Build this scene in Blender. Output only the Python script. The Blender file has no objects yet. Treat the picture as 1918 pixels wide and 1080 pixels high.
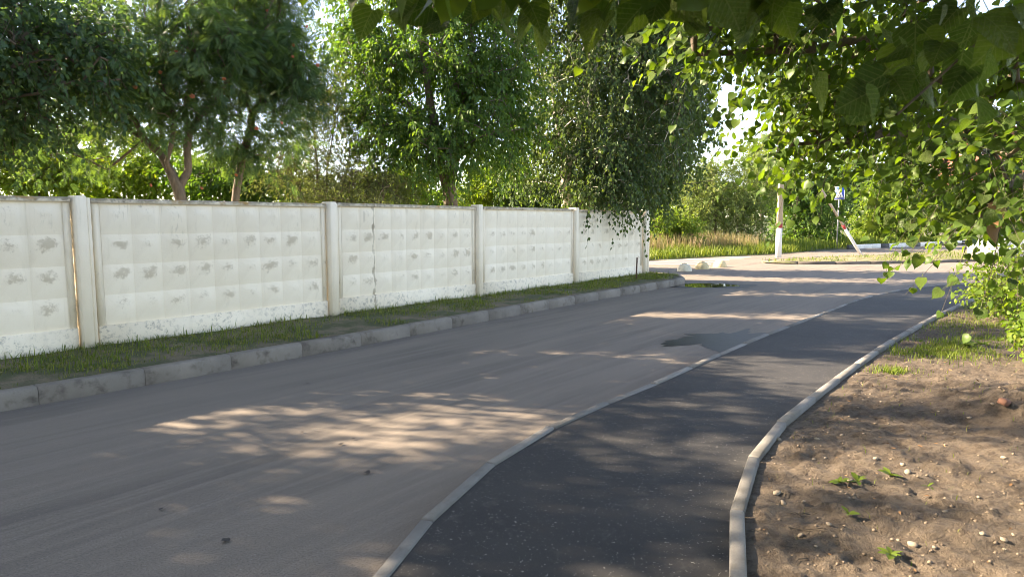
import bpy, math, random
import numpy as np
from mathutils import Vector, Matrix

# ------------------------------------------------------------------ camera, sky, sun, exposure
scene = bpy.context.scene
COL = scene.collection
CAM_H = 1.80
PITCH = math.atan(128 / 1275)
cam_data = bpy.data.cameras.new('camera')
cam = bpy.data.objects.new('camera', cam_data)
COL.objects.link(cam)
cam.location = (0, 0, CAM_H)
cam.rotation_euler = (math.pi / 2 - PITCH, 0, 0)
cam_data.sensor_width = 36
cam_data.lens = 36 * 1275 / 1918
cam_data.clip_end = 3000
cam_data.clip_start = 0.05
cam_data.dof.use_dof = True
cam_data.dof.focus_distance = 11
cam_data.dof.aperture_fstop = 8.0
scene.camera = cam

SUN_EL, SUN_AZ = math.radians(29), math.radians(-77)      # azimuth clockwise from +Y
SUN_DIR = Vector((math.sin(SUN_AZ) * math.cos(SUN_EL), math.cos(SUN_AZ) * math.cos(SUN_EL), math.sin(SUN_EL)))
world = bpy.data.worlds.new('World')
scene.world = world
world.use_nodes = True
wn = world.node_tree
sky = wn.nodes.new('ShaderNodeTexSky')
sky.sky_type = 'NISHITA'
sky.sun_disc = False
sky.sun_elevation = SUN_EL
sky.sun_rotation = SUN_AZ % (2 * math.pi)
sky.air_density = 0.58
sky.dust_density = 0.4
sky.ozone_density = 1.0
wn.links.new(sky.outputs[0], wn.nodes['Background'].inputs[0])
wn.nodes['Background'].inputs[1].default_value = 0.15
sun_data = bpy.data.lights.new('sun', 'SUN')
sun_data.energy = 5.0
sun_data.angle = math.radians(0.53)
sun_data.color = (1.0, 0.96, 0.90)
sun = bpy.data.objects.new('sun', sun_data)
COL.objects.link(sun)
sun.rotation_euler = SUN_DIR.to_track_quat('Z', 'Y').to_euler()
vs = scene.view_settings
vs.view_transform = 'Standard'
vs.look = 'None'
vs.exposure = 2.42
vs.gamma = 1.0
vs.use_white_balance = True            # the camera's white balance, set for shade
vs.white_balance_temperature = 9300
vs.white_balance_tint = 14
vs.use_curve_mapping = False
cy = scene.cycles
cy.use_denoising = True
cy.filter_width = 0.9
cy.max_bounces = 5
cy.diffuse_bounces = 3
cy.glossy_bounces = 2
cy.transmission_bounces = 4
cy.transparent_max_bounces = 4
cy.sample_clamp_indirect = 6
cy.use_adaptive_sampling = True
cy.adaptive_threshold = 0.02

# ------------------------------------------------------------------ helpers
rng = np.random.default_rng(7)
random.seed(7)


def at(px, py, Y):
    """A point of the place at distance Y (metres ahead) from its position in the 1918 x 1080 photograph."""
    x, v = (px - 959) / 1275, (540 - py) / 1275
    ry, rz = math.cos(PITCH) + v * math.sin(PITCH), -math.sin(PITCH) + v * math.cos(PITCH)
    t = Y / ry
    return np.array((x * t, Y, CAM_H + rz * t))


def norm(a):
    return a / np.maximum(np.linalg.norm(a, axis=-1, keepdims=True), 1e-9)


def tag(o, label=None, cat=None, group=None, kind=None):
    if label: o['label'] = label
    if cat: o['category'] = cat
    if group: o['group'] = group
    if kind: o['kind'] = kind
    return o


def empty(name, loc=(0, 0, 0), rz=0.0):
    o = bpy.data.objects.new(name, None)
    COL.objects.link(o)
    o.location = loc
    o.rotation_euler = (0, 0, rz)
    return o


def mesh_data(name, V, F, mat=None, smooth=False, attrs=None):
    """V (n,3); F a list of index tuples or an (m,k) array."""
    me = bpy.data.meshes.new(name)
    V = np.asarray(V, dtype=np.float32)
    me.vertices.add(len(V))
    me.vertices.foreach_set('co', V.ravel())
    if isinstance(F, np.ndarray):
        k = F.shape[1]
        li = F.ravel().astype(np.int32)
        ls = np.arange(len(F), dtype=np.int32) * k
    else:
        li = np.fromiter((i for f in F for i in f), dtype=np.int32)
        ls = np.cumsum([0] + [len(f) for f in F[:-1]]).astype(np.int32)
    me.loops.add(len(li))
    me.loops.foreach_set('vertex_index', li)
    me.polygons.add(len(ls))
    me.polygons.foreach_set('loop_start', ls)
    if smooth:
        me.polygons.foreach_set('use_smooth', np.ones(len(ls), dtype=bool))
    for k_, a in (attrs or {}).items():
        at_ = me.attributes.new(k_, 'FLOAT', 'POINT')
        at_.data.foreach_set('value', np.asarray(a, dtype=np.float32))
    me.update(calc_edges=True)
    if mat: me.materials.append(mat)
    return me


def obj(name, me, parent=None, loc=None):
    o = bpy.data.objects.new(name, me)
    COL.objects.link(o)
    if parent is not None:
        o.parent = parent
    if loc is not None:
        o.location = loc
    return o


class MB:
    def __init__(self):
        self.V, self.F = [], []

    def add(self, V, F):
        n = len(self.V)
        self.V += [tuple(v) for v in V]
        self.F += [tuple(i + n for i in f) for f in F]
        return self

    def box(self, c, s, c_ham=0.0, rz=0.0):
        """box with its vertical and top edges chamfered"""
        hx, hy, hz = s[0] / 2, s[1] / 2, s[2] / 2
        k = c_ham
        co, si = math.cos(rz), math.sin(rz)
        def ring(ix, iy, z):
            P = [(-ix, -iy), (ix, -iy), (ix, iy), (-ix, iy)]
            return [(c[0] + x * co - y * si, c[1] + x * si + y * co, c[2] + z) for x, y in P]
        def oct(hx, hy, k, z):
            P = [(-hx + k, -hy), (hx - k, -hy), (hx, -hy + k), (hx, hy - k), (hx - k, hy), (-hx + k, hy), (-hx, hy - k), (-hx, -hy + k)]
            return [(c[0] + x * co - y * si, c[1] + x * si + y * co, c[2] + z) for x, y in P]
        if k <= 0:
            V = ring(hx, hy, -hz) + ring(hx, hy, hz)
            F = [(3, 2, 1, 0), (4, 5, 6, 7)] + [(i, (i + 1) % 4, 4 + (i + 1) % 4, 4 + i) for i in range(4)]
        else:
            V = oct(hx, hy, k, -hz) + oct(hx, hy, k, hz - k) + oct(hx - k, hy - k, k * .5, hz)
            F = [tuple(range(7, -1, -1)), tuple(range(16, 24))]
            for r in (0, 8):
                F += [(r + i, r + (i + 1) % 8, r + 8 + (i + 1) % 8, r + 8 + i) for i in range(8)]
        return self.add(V, F)

    def tube(self, pts, rad, n=8, cap=True):
        V, F = tube_arrays(np.array(pts, float), np.array(rad, float), n)
        base = len(self.V)
        self.add(V, [tuple(f) for f in F])
        if cap:
            self.F.append(tuple(base + i for i in range(n))[::-1])
            self.F.append(tuple(base + (len(pts) - 1) * n + i for i in range(n)))
        return self

    def lathe(self, prof, n=24, axis='z', c=(0, 0, 0)):
        V, F = [], []
        for r, z in prof:
            for i in range(n):
                a = 2 * math.pi * i / n
                p = (r * math.cos(a), r * math.sin(a), z)
                if axis == 'y': p = (p[0], p[2], p[1])
                V.append((c[0] + p[0], c[1] + p[1], c[2] + p[2]))
        for j in range(len(prof) - 1):
            for i in range(n):
                F.append((j * n + i, j * n + (i + 1) % n, (j + 1) * n + (i + 1) % n, (j + 1) * n + i))
        F.append(tuple(range(n))[::-1])
        F.append(tuple((len(prof) - 1) * n + i for i in range(n)))
        return self.add(V, F)

    def build(self, name, mat, parent=None, smooth=False, loc=None):
        return obj(name, mesh_data(name, self.V, self.F, mat, smooth), parent, loc)


def tube_arrays(P, R, n):
    """quad tube along P"""
    m = len(P)
    T = np.gradient(P, axis=0) if m > 2 else np.repeat((P[1] - P[0])[None], m, 0)
    T = norm(T)
    up = np.array((0, 0, 1.0)) if abs(T[0, 2]) < .9 else np.array((1.0, 0, 0))
    A = norm(np.cross(T, up) + 1e-6)
    for i in range(1, m):
        a = A[i - 1] - T[i] * np.dot(A[i - 1], T[i])
        A[i] = a / max(np.linalg.norm(a), 1e-9)
    B = np.cross(T, A)
    th = np.arange(n) * 2 * math.pi / n
    V = P[:, None] + R[:, None, None] * (np.cos(th)[None, :, None] * A[:, None] + np.sin(th)[None, :, None] * B[:, None])
    i = np.arange(n)
    q = np.stack([i, (i + 1) % n, n + (i + 1) % n, n + i], 1)
    F = (q[None] + (np.arange(m - 1) * n)[:, None, None]).reshape(-1, 4)
    return V.reshape(-1, 3), F


def vnoise(x, y, seed=0):
    xi, yi = np.floor(x).astype(np.int64), np.floor(y).astype(np.int64)
    fx, fy = x - xi, y - yi
    fx, fy = fx * fx * (3 - 2 * fx), fy * fy * (3 - 2 * fy)
    def h(a, b):
        n = (a * 374761393 + b * 668265263 + seed * 974711) & 0xffffffff
        n = ((n ^ (n >> 13)) * 1274126177) & 0xffffffff
        return ((n ^ (n >> 16)) & 0xffff) / 65535.0
    return (h(xi, yi) * (1 - fx) + h(xi + 1, yi) * fx) * (1 - fy) + (h(xi, yi + 1) * (1 - fx) + h(xi + 1, yi + 1) * fx) * fy


def fbm(x, y, seed=0, oct=4):
    s, a, t = 0, 1.0, 0
    for k in range(oct):
        s = s + a * vnoise(x * 2 ** k, y * 2 ** k, seed + k)
        t += a
        a *= .5
    return s / t


def resample(P, step):
    P = np.array(P, float)
    d = np.r_[0, np.cumsum(np.linalg.norm(np.diff(P, axis=0), axis=1))]
    n = max(2, int(round(d[-1] / step)) + 1)
    s = np.linspace(0, d[-1], n)
    return np.stack([np.interp(s, d, P[:, k]) for k in range(P.shape[1])], 1)


def smooth_line(P, step=.25, it=3):
    P = np.array(P, float)
    for _ in range(it):                       # corner cutting keeps the ends
        Q = [P[0]]
        for a, b in zip(P[:-1], P[1:]):
            Q += [a * .75 + b * .25, a * .25 + b * .75]
        Q.append(P[-1])
        P = np.array(Q)
    return resample(P, step)


# ------------------------------------------------------------------ materials
def mat_new(name):
    m = bpy.data.materials.new(name)
    m.use_nodes = True
    nt = m.node_tree
    return m, nt, nt.nodes['Principled BSDF']


class NT:
    """small node-tree writer"""
    def __init__(self, nt):
        self.nt = nt
        self.co = nt.nodes.new('ShaderNodeTexCoord')

    def n(self, t, **kw):
        d = self.nt.nodes.new(t)
        for k, v in kw.items():
            setattr(d, k, v)
        return d

    def l(self, a, b):
        self.nt.links.new(a, b)

    def mapping(self, scale=(1, 1, 1), rot=(0, 0, 0), src='Object'):
        m = self.n('ShaderNodeMapping')
        m.inputs['Scale'].default_value = scale
        m.inputs['Rotation'].default_value = rot
        self.l(self.co.outputs[src], m.inputs[0])
        return m.outputs[0]

    def noise(self, scale, detail=4, rough=.55, vec=None, dist=0.0):
        d = self.n('ShaderNodeTexNoise')
        d.inputs['Scale'].default_value = scale
        d.inputs['Detail'].default_value = detail
        d.inputs['Roughness'].default_value = rough
        d.inputs['Distortion'].default_value = dist
        self.l(vec if vec is not None else self.co.outputs['Object'], d.inputs[0])
        return d.outputs[0]

    def voro(self, scale, vec=None, feature='F1', out=0):
        d = self.n('ShaderNodeTexVoronoi', feature=feature)
        d.inputs['Scale'].default_value = scale
        self.l(vec if vec is not None else self.co.outputs['Object'], d.inputs[0])
        return d.outputs[out]

    def ramp(self, src, stops):
        r = self.n('ShaderNodeValToRGB')
        e = r.color_ramp.elements
        while len(e) < len(stops): e.new(.5)
        for k, (p, c) in enumerate(stops):
            e[k].position = p
            e[k].color = (c, c, c, 1) if isinstance(c, (int, float)) else (*c, 1)
        self.l(src, r.inputs[0])
        return r.outputs[0]

    def mix(self, f, a, b, mode='MIX'):
        m = self.n('ShaderNodeMix', data_type='RGBA', blend_type=mode)
        for s, v in ((0, f), (6, a), (7, b)):
            if isinstance(v, (int, float)):
                m.inputs[s].default_value = v if s == 0 else (v, v, v, 1)
            elif isinstance(v, tuple):
                m.inputs[s].default_value = (*v, 1)
            else:
                self.l(v, m.inputs[s])
        return m.outputs[2]

    def math(self, op, a, b=0.0, clamp=False):
        m = self.n('ShaderNodeMath', operation=op, use_clamp=clamp)
        for s, v in ((0, a), (1, b)):
            if isinstance(v, (int, float)): m.inputs[s].default_value = v
            else: self.l(v, m.inputs[s])
        return m.outputs[0]

    def attr(self, name):
        a = self.n('ShaderNodeAttribute', attribute_name=name)
        return a.outputs['Fac']

    def bump(self, h, strength=.3, dist=.01):
        b = self.n('ShaderNodeBump')
        b.inputs['Strength'].default_value = strength
        b.inputs['Distance'].default_value = dist
        self.l(h, b.inputs['Height'])
        return b.outputs[0]


def plain(name, col, rough=.6, metal=0.0, vary=.25, scale=6, bump=.0):
    m, nt, b = mat_new(name)
    t = NT(nt)
    nz = t.noise(scale, 5, .6)
    c = t.mix(t.ramp(nz, [(.3, 0), (.7, 1)]), tuple(x * (1 - vary) for x in col), tuple(min(1, x * (1 + vary)) for x in col))
    t.l(c, b.inputs['Base Color'])
    b.inputs['Roughness'].default_value = rough
    b.inputs['Metallic'].default_value = metal
    if bump: t.l(t.bump(t.noise(scale * 6, 4), bump, .01), b.inputs['Normal'])
    return m


def leaf_mat(name, cols, trans=.45, rough=.5, tint=(1.25, 1.25, .45)):
    """cols: darkest to lightest leaf colour, picked by the per-leaf attribute"""
    m, nt, b = mat_new(name)
    t = NT(nt)
    r = t.attr('rnd')
    c = t.ramp(r, [(i / (len(cols) - 1), cc) for i, cc in enumerate(cols)])
    t.l(c, b.inputs['Base Color'])
    b.inputs['Roughness'].default_value = rough
    b.inputs['Specular IOR Level'].default_value = .2
    tr = t.n('ShaderNodeBsdfTranslucent')
    t.l(t.mix(1.0, c, tint, 'MULTIPLY'), tr.inputs[0])
    mx = t.n('ShaderNodeMixShader')
    mx.inputs[0].default_value = trans
    t.l(b.outputs[0], mx.inputs[1])
    t.l(tr.outputs[0], mx.inputs[2])
    t.l(mx.outputs[0], nt.nodes['Material Output'].inputs[0])
    return m


def m_road():
    m, nt, b = mat_new('worn_dusty_asphalt')
    t = NT(nt)
    vr = t.n('ShaderNodeVectorRotate', rotation_type='Z_AXIS')     # turn the road's run onto +Y, then stretch
    vr.inputs['Angle'].default_value = math.radians(38)
    t.l(t.co.outputs['Object'], vr.inputs['Vector'])
    def stretch(sc):
        mp = t.n('ShaderNodeMapping')
        mp.inputs['Scale'].default_value = sc
        t.l(vr.outputs[0], mp.inputs[0])
        return mp.outputs[0]
    v, v2 = stretch((2.6, .20, 1)), stretch((13, .35, 1))
    s1, s2, big = t.noise(1.0, 5, .6, v), t.noise(1.0, 4, .6, v2), t.noise(.35, 4)
    grit = t.noise(90, 3, .7)
    c = t.mix(t.ramp(s1, [(.36, 0), (.64, 1)]), (.132, .110, .092), (.235, .192, .155))
    c = t.mix(t.math('MULTIPLY', t.ramp(s2, [(.48, 0), (.62, 1)]), .5), c, (.27, .227, .185))
    c = t.mix(t.ramp(big, [(.35, 0), (.65, .65)]), c, (.235, .195, .16))
    c = t.mix(t.ramp(t.noise(16, 6, .7), [(.60, 0), (.72, .5)]), c, (.09, .085, .08))
    c = t.mix(t.ramp(grit, [(.34, .7), (.52, 0)]), c, (.06, .056, .05))
    c = t.mix(t.ramp(t.noise(75, 2, .5), [(.62, 0), (.72, .6)]), c, (.33, .30, .26))
    c = t.mix(t.ramp(t.noise(240, 2, .6), [(.3, .5), (.6, 0)]), c, (.07, .065, .06))
    t.l(c, b.inputs['Base Color'])
    b.inputs['Roughness'].default_value = .85
    t.l(t.bump(t.noise(140, 3, .7), .5, .006), b.inputs['Normal'])
    return m


def m_path():
    m, nt, b = mat_new('fresh_dark_asphalt')
    t = NT(nt)
    big = t.noise(1.1, 5, .6)
    c = t.mix(t.ramp(big, [(.35, 0), (.7, 1)]), (.018, .018, .0195), (.031, .0305, .030))
    c = t.mix(t.ramp(t.noise(5.5, 6, .72), [(.56, 0), (.72, .5)]), c, (.085, .078, .068))   # dusty scuffs
    c = t.mix(t.ramp(t.voro(150), [(.0, .9), (.25, 0)]), c, (.042, .042, .042))
    c = t.mix(t.ramp(t.noise(60, 2), [(.66, 0), (.72, .8)]), c, (.24, .23, .21))            # pale grit
    t.l(c, b.inputs['Base Color'])
    b.inputs['Roughness'].default_value = .8
    t.l(t.bump(t.noise(170, 3, .75), .5, .004), b.inputs['Normal'])
    return m


def m_soil():
    m, nt, b = mat_new('bare_brown_soil')
    t = NT(nt)
    c = t.mix(t.ramp(t.noise(1.4, 5, .6), [(.3, 0), (.7, 1)]), (.112, .085, .062), (.17, .131, .095))
    c = t.mix(t.ramp(t.noise(14, 6, .7), [(.38, .9), (.56, 0)]), c, (.07, .05, .035))
    c = t.mix(t.ramp(t.noise(70, 4, .7), [(.58, 0), (.72, .7)]), c, (.225, .182, .137))
    t.l(c, b.inputs['Base Color'])
    b.inputs['Roughness'].default_value = .95
    h = t.math('ADD', t.noise(26, 5, .7), t.math('MULTIPLY', t.noise(90, 3, .7), .5))
    t.l(t.bump(h, 1.0, .06), b.inputs['Normal'])
    return m


def m_grassground(name='earth_and_turf', g1=(.055, .075, .025), g2=(.19, .145, .098)):
    m, nt, b = mat_new(name)
    t = NT(nt)
    c = t.mix(t.ramp(t.noise(2.2, 5, .65), [(.42, 0), (.62, 1)]), g1, g2)
    c = t.mix(t.ramp(t.noise(40, 4, .7), [(.35, .6), (.6, 0)]), c, (.045, .04, .022))
    t.l(c, b.inputs['Base Color'])
    b.inputs['Roughness'].default_value = .95
    t.l(t.bump(t.noise(45, 4, .7), .8, .02), b.inputs['Normal'])
    return m


def m_kerb(name, col, dark, k=.5, var=.42):
    m, nt, b = mat_new(name)
    t = NT(nt)
    v = t.mapping((1, 1, 1), src='Object')
    oi = t.n('ShaderNodeObjectInfo')
    off = t.n('ShaderNodeVectorMath', operation='MULTIPLY_ADD')
    cmb = t.n('ShaderNodeCombineXYZ')
    t.l(oi.outputs['Random'], cmb.inputs[0])
    t.l(t.math('MULTIPLY', oi.outputs['Random'], 7.3), cmb.inputs[1])
    t.l(cmb.outputs[0], off.inputs[0])
    off.inputs[1].default_value = (37, 11, 5)
    t.l(v, off.inputs[2])
    v = off.outputs[0]
    c = t.mix(t.ramp(t.noise(3, 5, .6, v), [(.3, 0), (.7, 1)]), tuple(x * .82 for x in col), tuple(x * 1.15 for x in col))
    c = t.mix(t.ramp(t.noise(4.5, 6, .7, v), [(.52, 0), (.68, k)]), c, dark)
    c = t.mix(t.ramp(t.noise(120, 2, .6, v), [(.3, .5), (.5, 0)]), c, tuple(x * .6 for x in col))
    hs = t.n('ShaderNodeHueSaturation')
    hs.inputs['Saturation'].default_value = 1
    t.l(t.math('MULTIPLY_ADD', oi.outputs['Random'], .25), hs.inputs['Value'])
    hs.inputs['Value'].default_value = 1
    ma = t.math('ADD', t.math('MULTIPLY', oi.outputs['Random'], var), 1 - var * .48)
    t.l(ma, hs.inputs['Value'])
    t.l(c, hs.inputs['Color'])
    t.l(hs.outputs[0], b.inputs['Base Color'])
    b.inputs['Roughness'].default_value = .85
    t.l(t.bump(t.noise(80, 4, .7, v), .4, .006), b.inputs['Normal'])
    return m


def m_wall(crack=False, cells=True):
    """whitewashed concrete; 'stain' and 'plinth' vertex attributes say where the paint is worn"""
    m, nt, b = mat_new('cracked_whitewashed_concrete' if crack else 'whitewashed_concrete')
    t = NT(nt)
    oi = t.n('ShaderNodeObjectInfo')
    off = t.n('ShaderNodeVectorMath', operation='ADD')
    cmb = t.n('ShaderNodeCombineXYZ')
    t.l(t.math('MULTIPLY', oi.outputs['Random'], 53), cmb.inputs[0])
    t.l(cmb.outputs[0], off.inputs[0])
    t.l(t.co.outputs['Object'], off.inputs[1])
    v = off.outputs[0]
    c = t.mix(t.ramp(t.noise(1.3, 5, .6, v), [(.3, 0), (.7, 1)]), (.79, .695, .555), (.86, .775, .645))
    drip = t.n('ShaderNodeMapping')
    drip.inputs['Scale'].default_value = (9, 9, .6)
    t.l(v, drip.inputs[0])
    c = t.mix(t.ramp(t.noise(1, 4, .6, drip.outputs[0]), [(.56, 0), (.74, .22)]), c, (.52, .45, .34))
    sz_ = t.n('ShaderNodeSeparateXYZ')
    t.l(t.co.outputs['Object'], sz_.inputs[0])
    drip2 = t.n('ShaderNodeMapping')
    drip2.inputs['Scale'].default_value = (26, 26, 1.1)
    t.l(v, drip2.inputs[0])
    run = t.math('MULTIPLY', t.ramp(t.noise(1, 5, .65, drip2.outputs[0]), [(.56, 0), (.68, .6)]), t.ramp(t.math('MULTIPLY', sz_.outputs[2], .5), [(.55, 0), (.93, 1)]))
    c = t.mix(t.math('MULTIPLY', run, t.ramp(t.noise(1.1, 3, .6, v), [(.42, 0), (.6, 1)])), c, (.38, .33, .25))   # rain streaks below the beam
    sp = t.noise(26, 8, .85, v)
    if cells:                                         # one worn blotch per pyramid, each of its own strength and place
        def cell(axis, start, size):
            return t.math('DIVIDE', t.math('SUBTRACT', sz_.outputs[axis], start), size)
        cu, cw = cell(0, -PL_ / 2 + .09, (PL_ - .18) / 9), cell(2, .27, .39)
        iu, iw = t.math('FLOOR', cu), t.math('FLOOR', cw)
        key = t.n('ShaderNodeCombineXYZ')
        t.l(iu, key.inputs[0]); t.l(iw, key.inputs[1]); t.l(t.math('MULTIPLY', oi.outputs['Random'], 91), key.inputs[2])
        wn_ = t.n('ShaderNodeTexWhiteNoise', noise_dimensions='3D')
        t.l(key.outputs[0], wn_.inputs[0])
        sc_ = t.n('ShaderNodeSeparateColor')
        t.l(wn_.outputs['Color'], sc_.inputs[0])
        warp = t.math('MULTIPLY', t.math('SUBTRACT', t.noise(6, 4, .7, v), .5), .7)
        du = t.math('MULTIPLY', t.math('ADD', t.math('SUBTRACT', t.math('SUBTRACT', cu, iu), t.math('ADD', t.math('MULTIPLY', sc_.outputs[0], .16), .42)), warp), 2.1)
        dw = t.math('MULTIPLY', t.math('ADD', t.math('SUBTRACT', t.math('SUBTRACT', cw, iw), .70), warp), 3.4)
        rr = t.math('SQRT', t.math('ADD', t.math('MULTIPLY', du, du), t.math('MULTIPLY', dw, dw)))
        st = t.math('SUBTRACT', 1.0, rr, True)
        rowk = t.ramp(t.math('DIVIDE', iw, 4), [(.0, .95), (.5, 1.0), (.62, .5), (.76, .3)])
        st = t.math('MULTIPLY', st, t.math('MULTIPLY', rowk, t.math('ADD', t.math('MULTIPLY', sc_.outputs[1], .75), .35)))
        infield = t.math('MULTIPLY', t.math('GREATER_THAN', sz_.outputs[2], .28), t.math('LESS_THAN', sz_.outputs[2], 1.82))
        st = t.math('MULTIPLY', st, infield)
    else:
        st = t.attr('stain')
    # worn paint round the tip of each pyramid, in the attribute's own blotches
    mask = t.ramp(t.math('ADD', t.math('MULTIPLY', st, .24), t.math('MULTIPLY', t.math('ADD', t.math('MULTIPLY', sp, 1.3), t.math('MULTIPLY', t.noise(7, 4, .7, v), .35)), .50)), [(.50, 0), (.58, .62)])
    c = t.mix(t.math('MULTIPLY', mask, t.ramp(st, [(.0, 0), (.25, 1)])), c, (.42, .335, .23))
    soft = t.ramp(t.math('MULTIPLY', st, t.noise(9, 4, .6, v)), [(.10, 0), (.5, .25)])
    c = t.mix(soft, c, (.52, .45, .34))
    pl = t.attr('plinth')
    pm = t.ramp(t.math('ADD', t.math('MULTIPLY', pl, .40), t.math('MULTIPLY', t.noise(15, 8, .8, v), .72)), [(.77, 0), (.84, .85)])
    pm = t.math('MULTIPLY', pm, t.ramp(t.noise(1.2, 3, .6, v), [(.34, .3), (.55, 1)]))
    c = t.mix(pm, c, (.34, .31, .265))
    cp = t.attr('cap')
    cm = t.ramp(t.math('ADD', t.math('MULTIPLY', cp, .4), t.math('MULTIPLY', t.noise(14, 7, .75, v), .7)), [(.58, 0), (.74, .85)])
    c = t.mix(cm, c, (.22, .185, .13))
    lich = t.math('MULTIPLY', cp, t.ramp(t.noise(3.1, 5, .7, v), [(.54, 0), (.64, .9)]))
    c = t.mix(lich, c, (.40, .22, .06))
    if crack:                                         # a dirt-filled crack wandering down the panel
        sx = t.n('ShaderNodeSeparateXYZ')
        t.l(t.co.outputs['Object'], sx.inputs[0])
        zc = t.n('ShaderNodeCombineXYZ')
        t.l(sx.outputs[2], zc.inputs[2])
        off_ = t.math('MULTIPLY', t.math('SUBTRACT', t.noise(3.0, 4, .6, zc.outputs[0]), .5), .26)
        dx = t.math('ABSOLUTE', t.math('ADD', t.math('ADD', sx.outputs[0], .99), off_))
        wid = t.math('ADD', t.math('MULTIPLY', t.ramp(t.noise(6.5, 3, .6, zc.outputs[0]), [(.4, 0), (.7, 1)]), .06), .010)
        edge = t.math('MULTIPLY', t.noise(25, 5, .7), .05)
        cr = t.math('LESS_THAN', t.math('ADD', dx, t.math('SUBTRACT', edge, .022)), wid)
        c = t.mix(t.math('MULTIPLY', cr, t.ramp(t.noise(5, 4, .6), [(.35, .35), (.6, .8)])), c, (.27, .22, .155))
    t.l(c, b.inputs['Base Color'])
    b.inputs['Roughness'].default_value = .88
    h = t.math('SUBTRACT', t.noise(30, 5, .7, v), t.math('MULTIPLY', mask, .5))
    t.l(t.bump(h, .25, .01), b.inputs['Normal'])
    return m


def m_bark(name, a, c2, scale=12, stretch=.25):
    m, nt, b = mat_new(name)
    t = NT(nt)
    v = t.mapping((1, 1, stretch))
    c = t.mix(t.ramp(t.noise(scale, 6, .7, v), [(.35, 0), (.65, 1)]), a, c2)
    t.l(c, b.inputs['Base Color'])
    b.inputs['Roughness'].default_value = .9
    t.l(t.bump(t.noise(scale * 1.6, 5, .7, v), .7, .02), b.inputs['Normal'])
    return m


def m_birch():
    m, nt, b = mat_new('birch_bark')
    t = NT(nt)
    v = t.mapping((1, 1, 3.2))
    c = t.mix(t.ramp(t.noise(3.0, 6, .7, v), [(.50, 0), (.60, 1)]), (.62, .57, .48), (.05, .042, .035))
    z = t.n('ShaderNodeSeparateXYZ')
    t.l(t.co.outputs['Object'], z.inputs[0])
    t.l(c, b.inputs['Base Color'])
    b.inputs['Roughness'].default_value = .75
    return m


def m_water():
    m, nt, b = mat_new('puddle_water')
    t = NT(nt)
    b.inputs['Base Color'].default_value = (.018, .018, .016, 1)
    b.inputs['Roughness'].default_value = .02
    b.inputs['IOR'].default_value = 1.45
    b.inputs['Specular IOR Level'].default_value = .9
    t.l(t.bump(t.noise(5, 2), .03, .01), b.inputs['Normal'])
    return m


M = {}
M['road'] = m_road()
M['path'] = m_path()
M['soil'] = m_soil()
M['turf'] = m_grassground()
M['yard'] = m_grassground('yard_turf', (.05, .075, .022), (.07, .085, .03))
M['kerb'] = m_kerb('road_kerb_concrete', (.185, .165, .145), (.07, .057, .046), .9, .18)
M['edging'] = m_kerb('path_edging_concrete', (.175, .17, .16), (.10, .09, .078), .65)
M['darkkerb'] = m_kerb('dark_kerb_concrete', (.13, .11, .095), (.06, .05, .045), .6)  # darker concrete tone for the island kerb stones
PL_ = 3.53                    # panel length
M['wall'] = m_wall()
M['wall_post'] = m_wall(False, False)
M['wall_cracked'] = m_wall(True)
M['bark'] = m_bark('grey_brown_bark', (.085, .065, .05), (.17, .13, .095))
M['twig'] = m_bark('dark_twig_bark', (.05, .04, .03), (.09, .07, .05), 30)
M['birch'] = m_birch()
M['water'] = m_water()
M['wet'] = plain('wet_asphalt', (.016, .016, .018), .42, vary=.3, scale=9)
M['wet'].node_tree.nodes['Principled BSDF'].inputs['Specular IOR Level'].default_value = .10
M['white'] = plain('white_paint', (.72, .71, .68), .7, vary=.08, scale=8)
M['whitewash'] = plain('whitewash', (.70, .68, .64), .85, vary=.08, scale=5)
M['blackp'] = plain('black_paint', (.035, .035, .037), .7)
M['redp'] = plain('red_paint', (.36, .035, .04), .6, vary=.15)
M['pole'] = plain('grey_pole_concrete', (.42, .37, .31), .9, vary=.12, scale=4)
M['dome'] = plain('yellowed_concrete', (.62, .50, .30), .85, vary=.18, scale=7, bump=.2)
M['dome_pale'] = plain('pale_worn_concrete', (.62, .57, .46), .85, vary=.18, scale=9, bump=.2)
M['rust'] = plain('rusty_steel', (.10, .055, .035), .85, vary=.4, scale=30)
M['galv'] = plain('galvanised_steel', (.32, .33, .33), .5, .6, vary=.15)
M['signblue'] = plain('sign_blue', (.012, .07, .42), .4, vary=.08)
M['signwhite'] = plain('sign_white', (.80, .81, .82), .4, vary=.03)
M['signblack'] = plain('sign_black', (.02, .02, .02), .4, vary=.1)
M['stone'] = plain('pale_limestone', (.27, .22, .165), .9, vary=.35, scale=20, bump=.4)
M['brick'] = plain('broken_red_brick', (.19, .09, .06), .9, vary=.3, scale=20, bump=.4)
M['marking'] = plain('worn_road_paint', (.52, .50, .46), .8, vary=.3, scale=5)
M['carpaint'] = plain('white_car_paint', (.70, .70, .69), .25, vary=.03)
M['glass'] = plain('dark_glass', (.02, .025, .03), .06, vary=.1)
M['tyre'] = plain('tyre_rubber', (.025, .025, .025), .85)
M['rim'] = plain('alloy_rim', (.45, .45, .46), .3, .8, vary=.05)
M['lamp'] = plain('lamp_lens', (.7, .7, .72), .1, vary=.05)
M['housebrick'] = plain('red_brick_facade', (.30, .10, .065), .9, vary=.15, scale=3)
M['housewhite'] = plain('pale_facade_panel', (.60, .58, .55), .8, vary=.08)
M['berry'] = plain('orange_rowan_berry', (.30, .085, .03), .6, vary=.3, scale=20)
M['deadleaf'] = plain('dry_brown_leaf', (.24, .13, .06), .8, vary=.3, scale=30)
GRASS = leaf_mat('short_grass_blades', [(.085, .125, .028), (.14, .19, .045), (.25, .24, .085)], .4)
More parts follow.
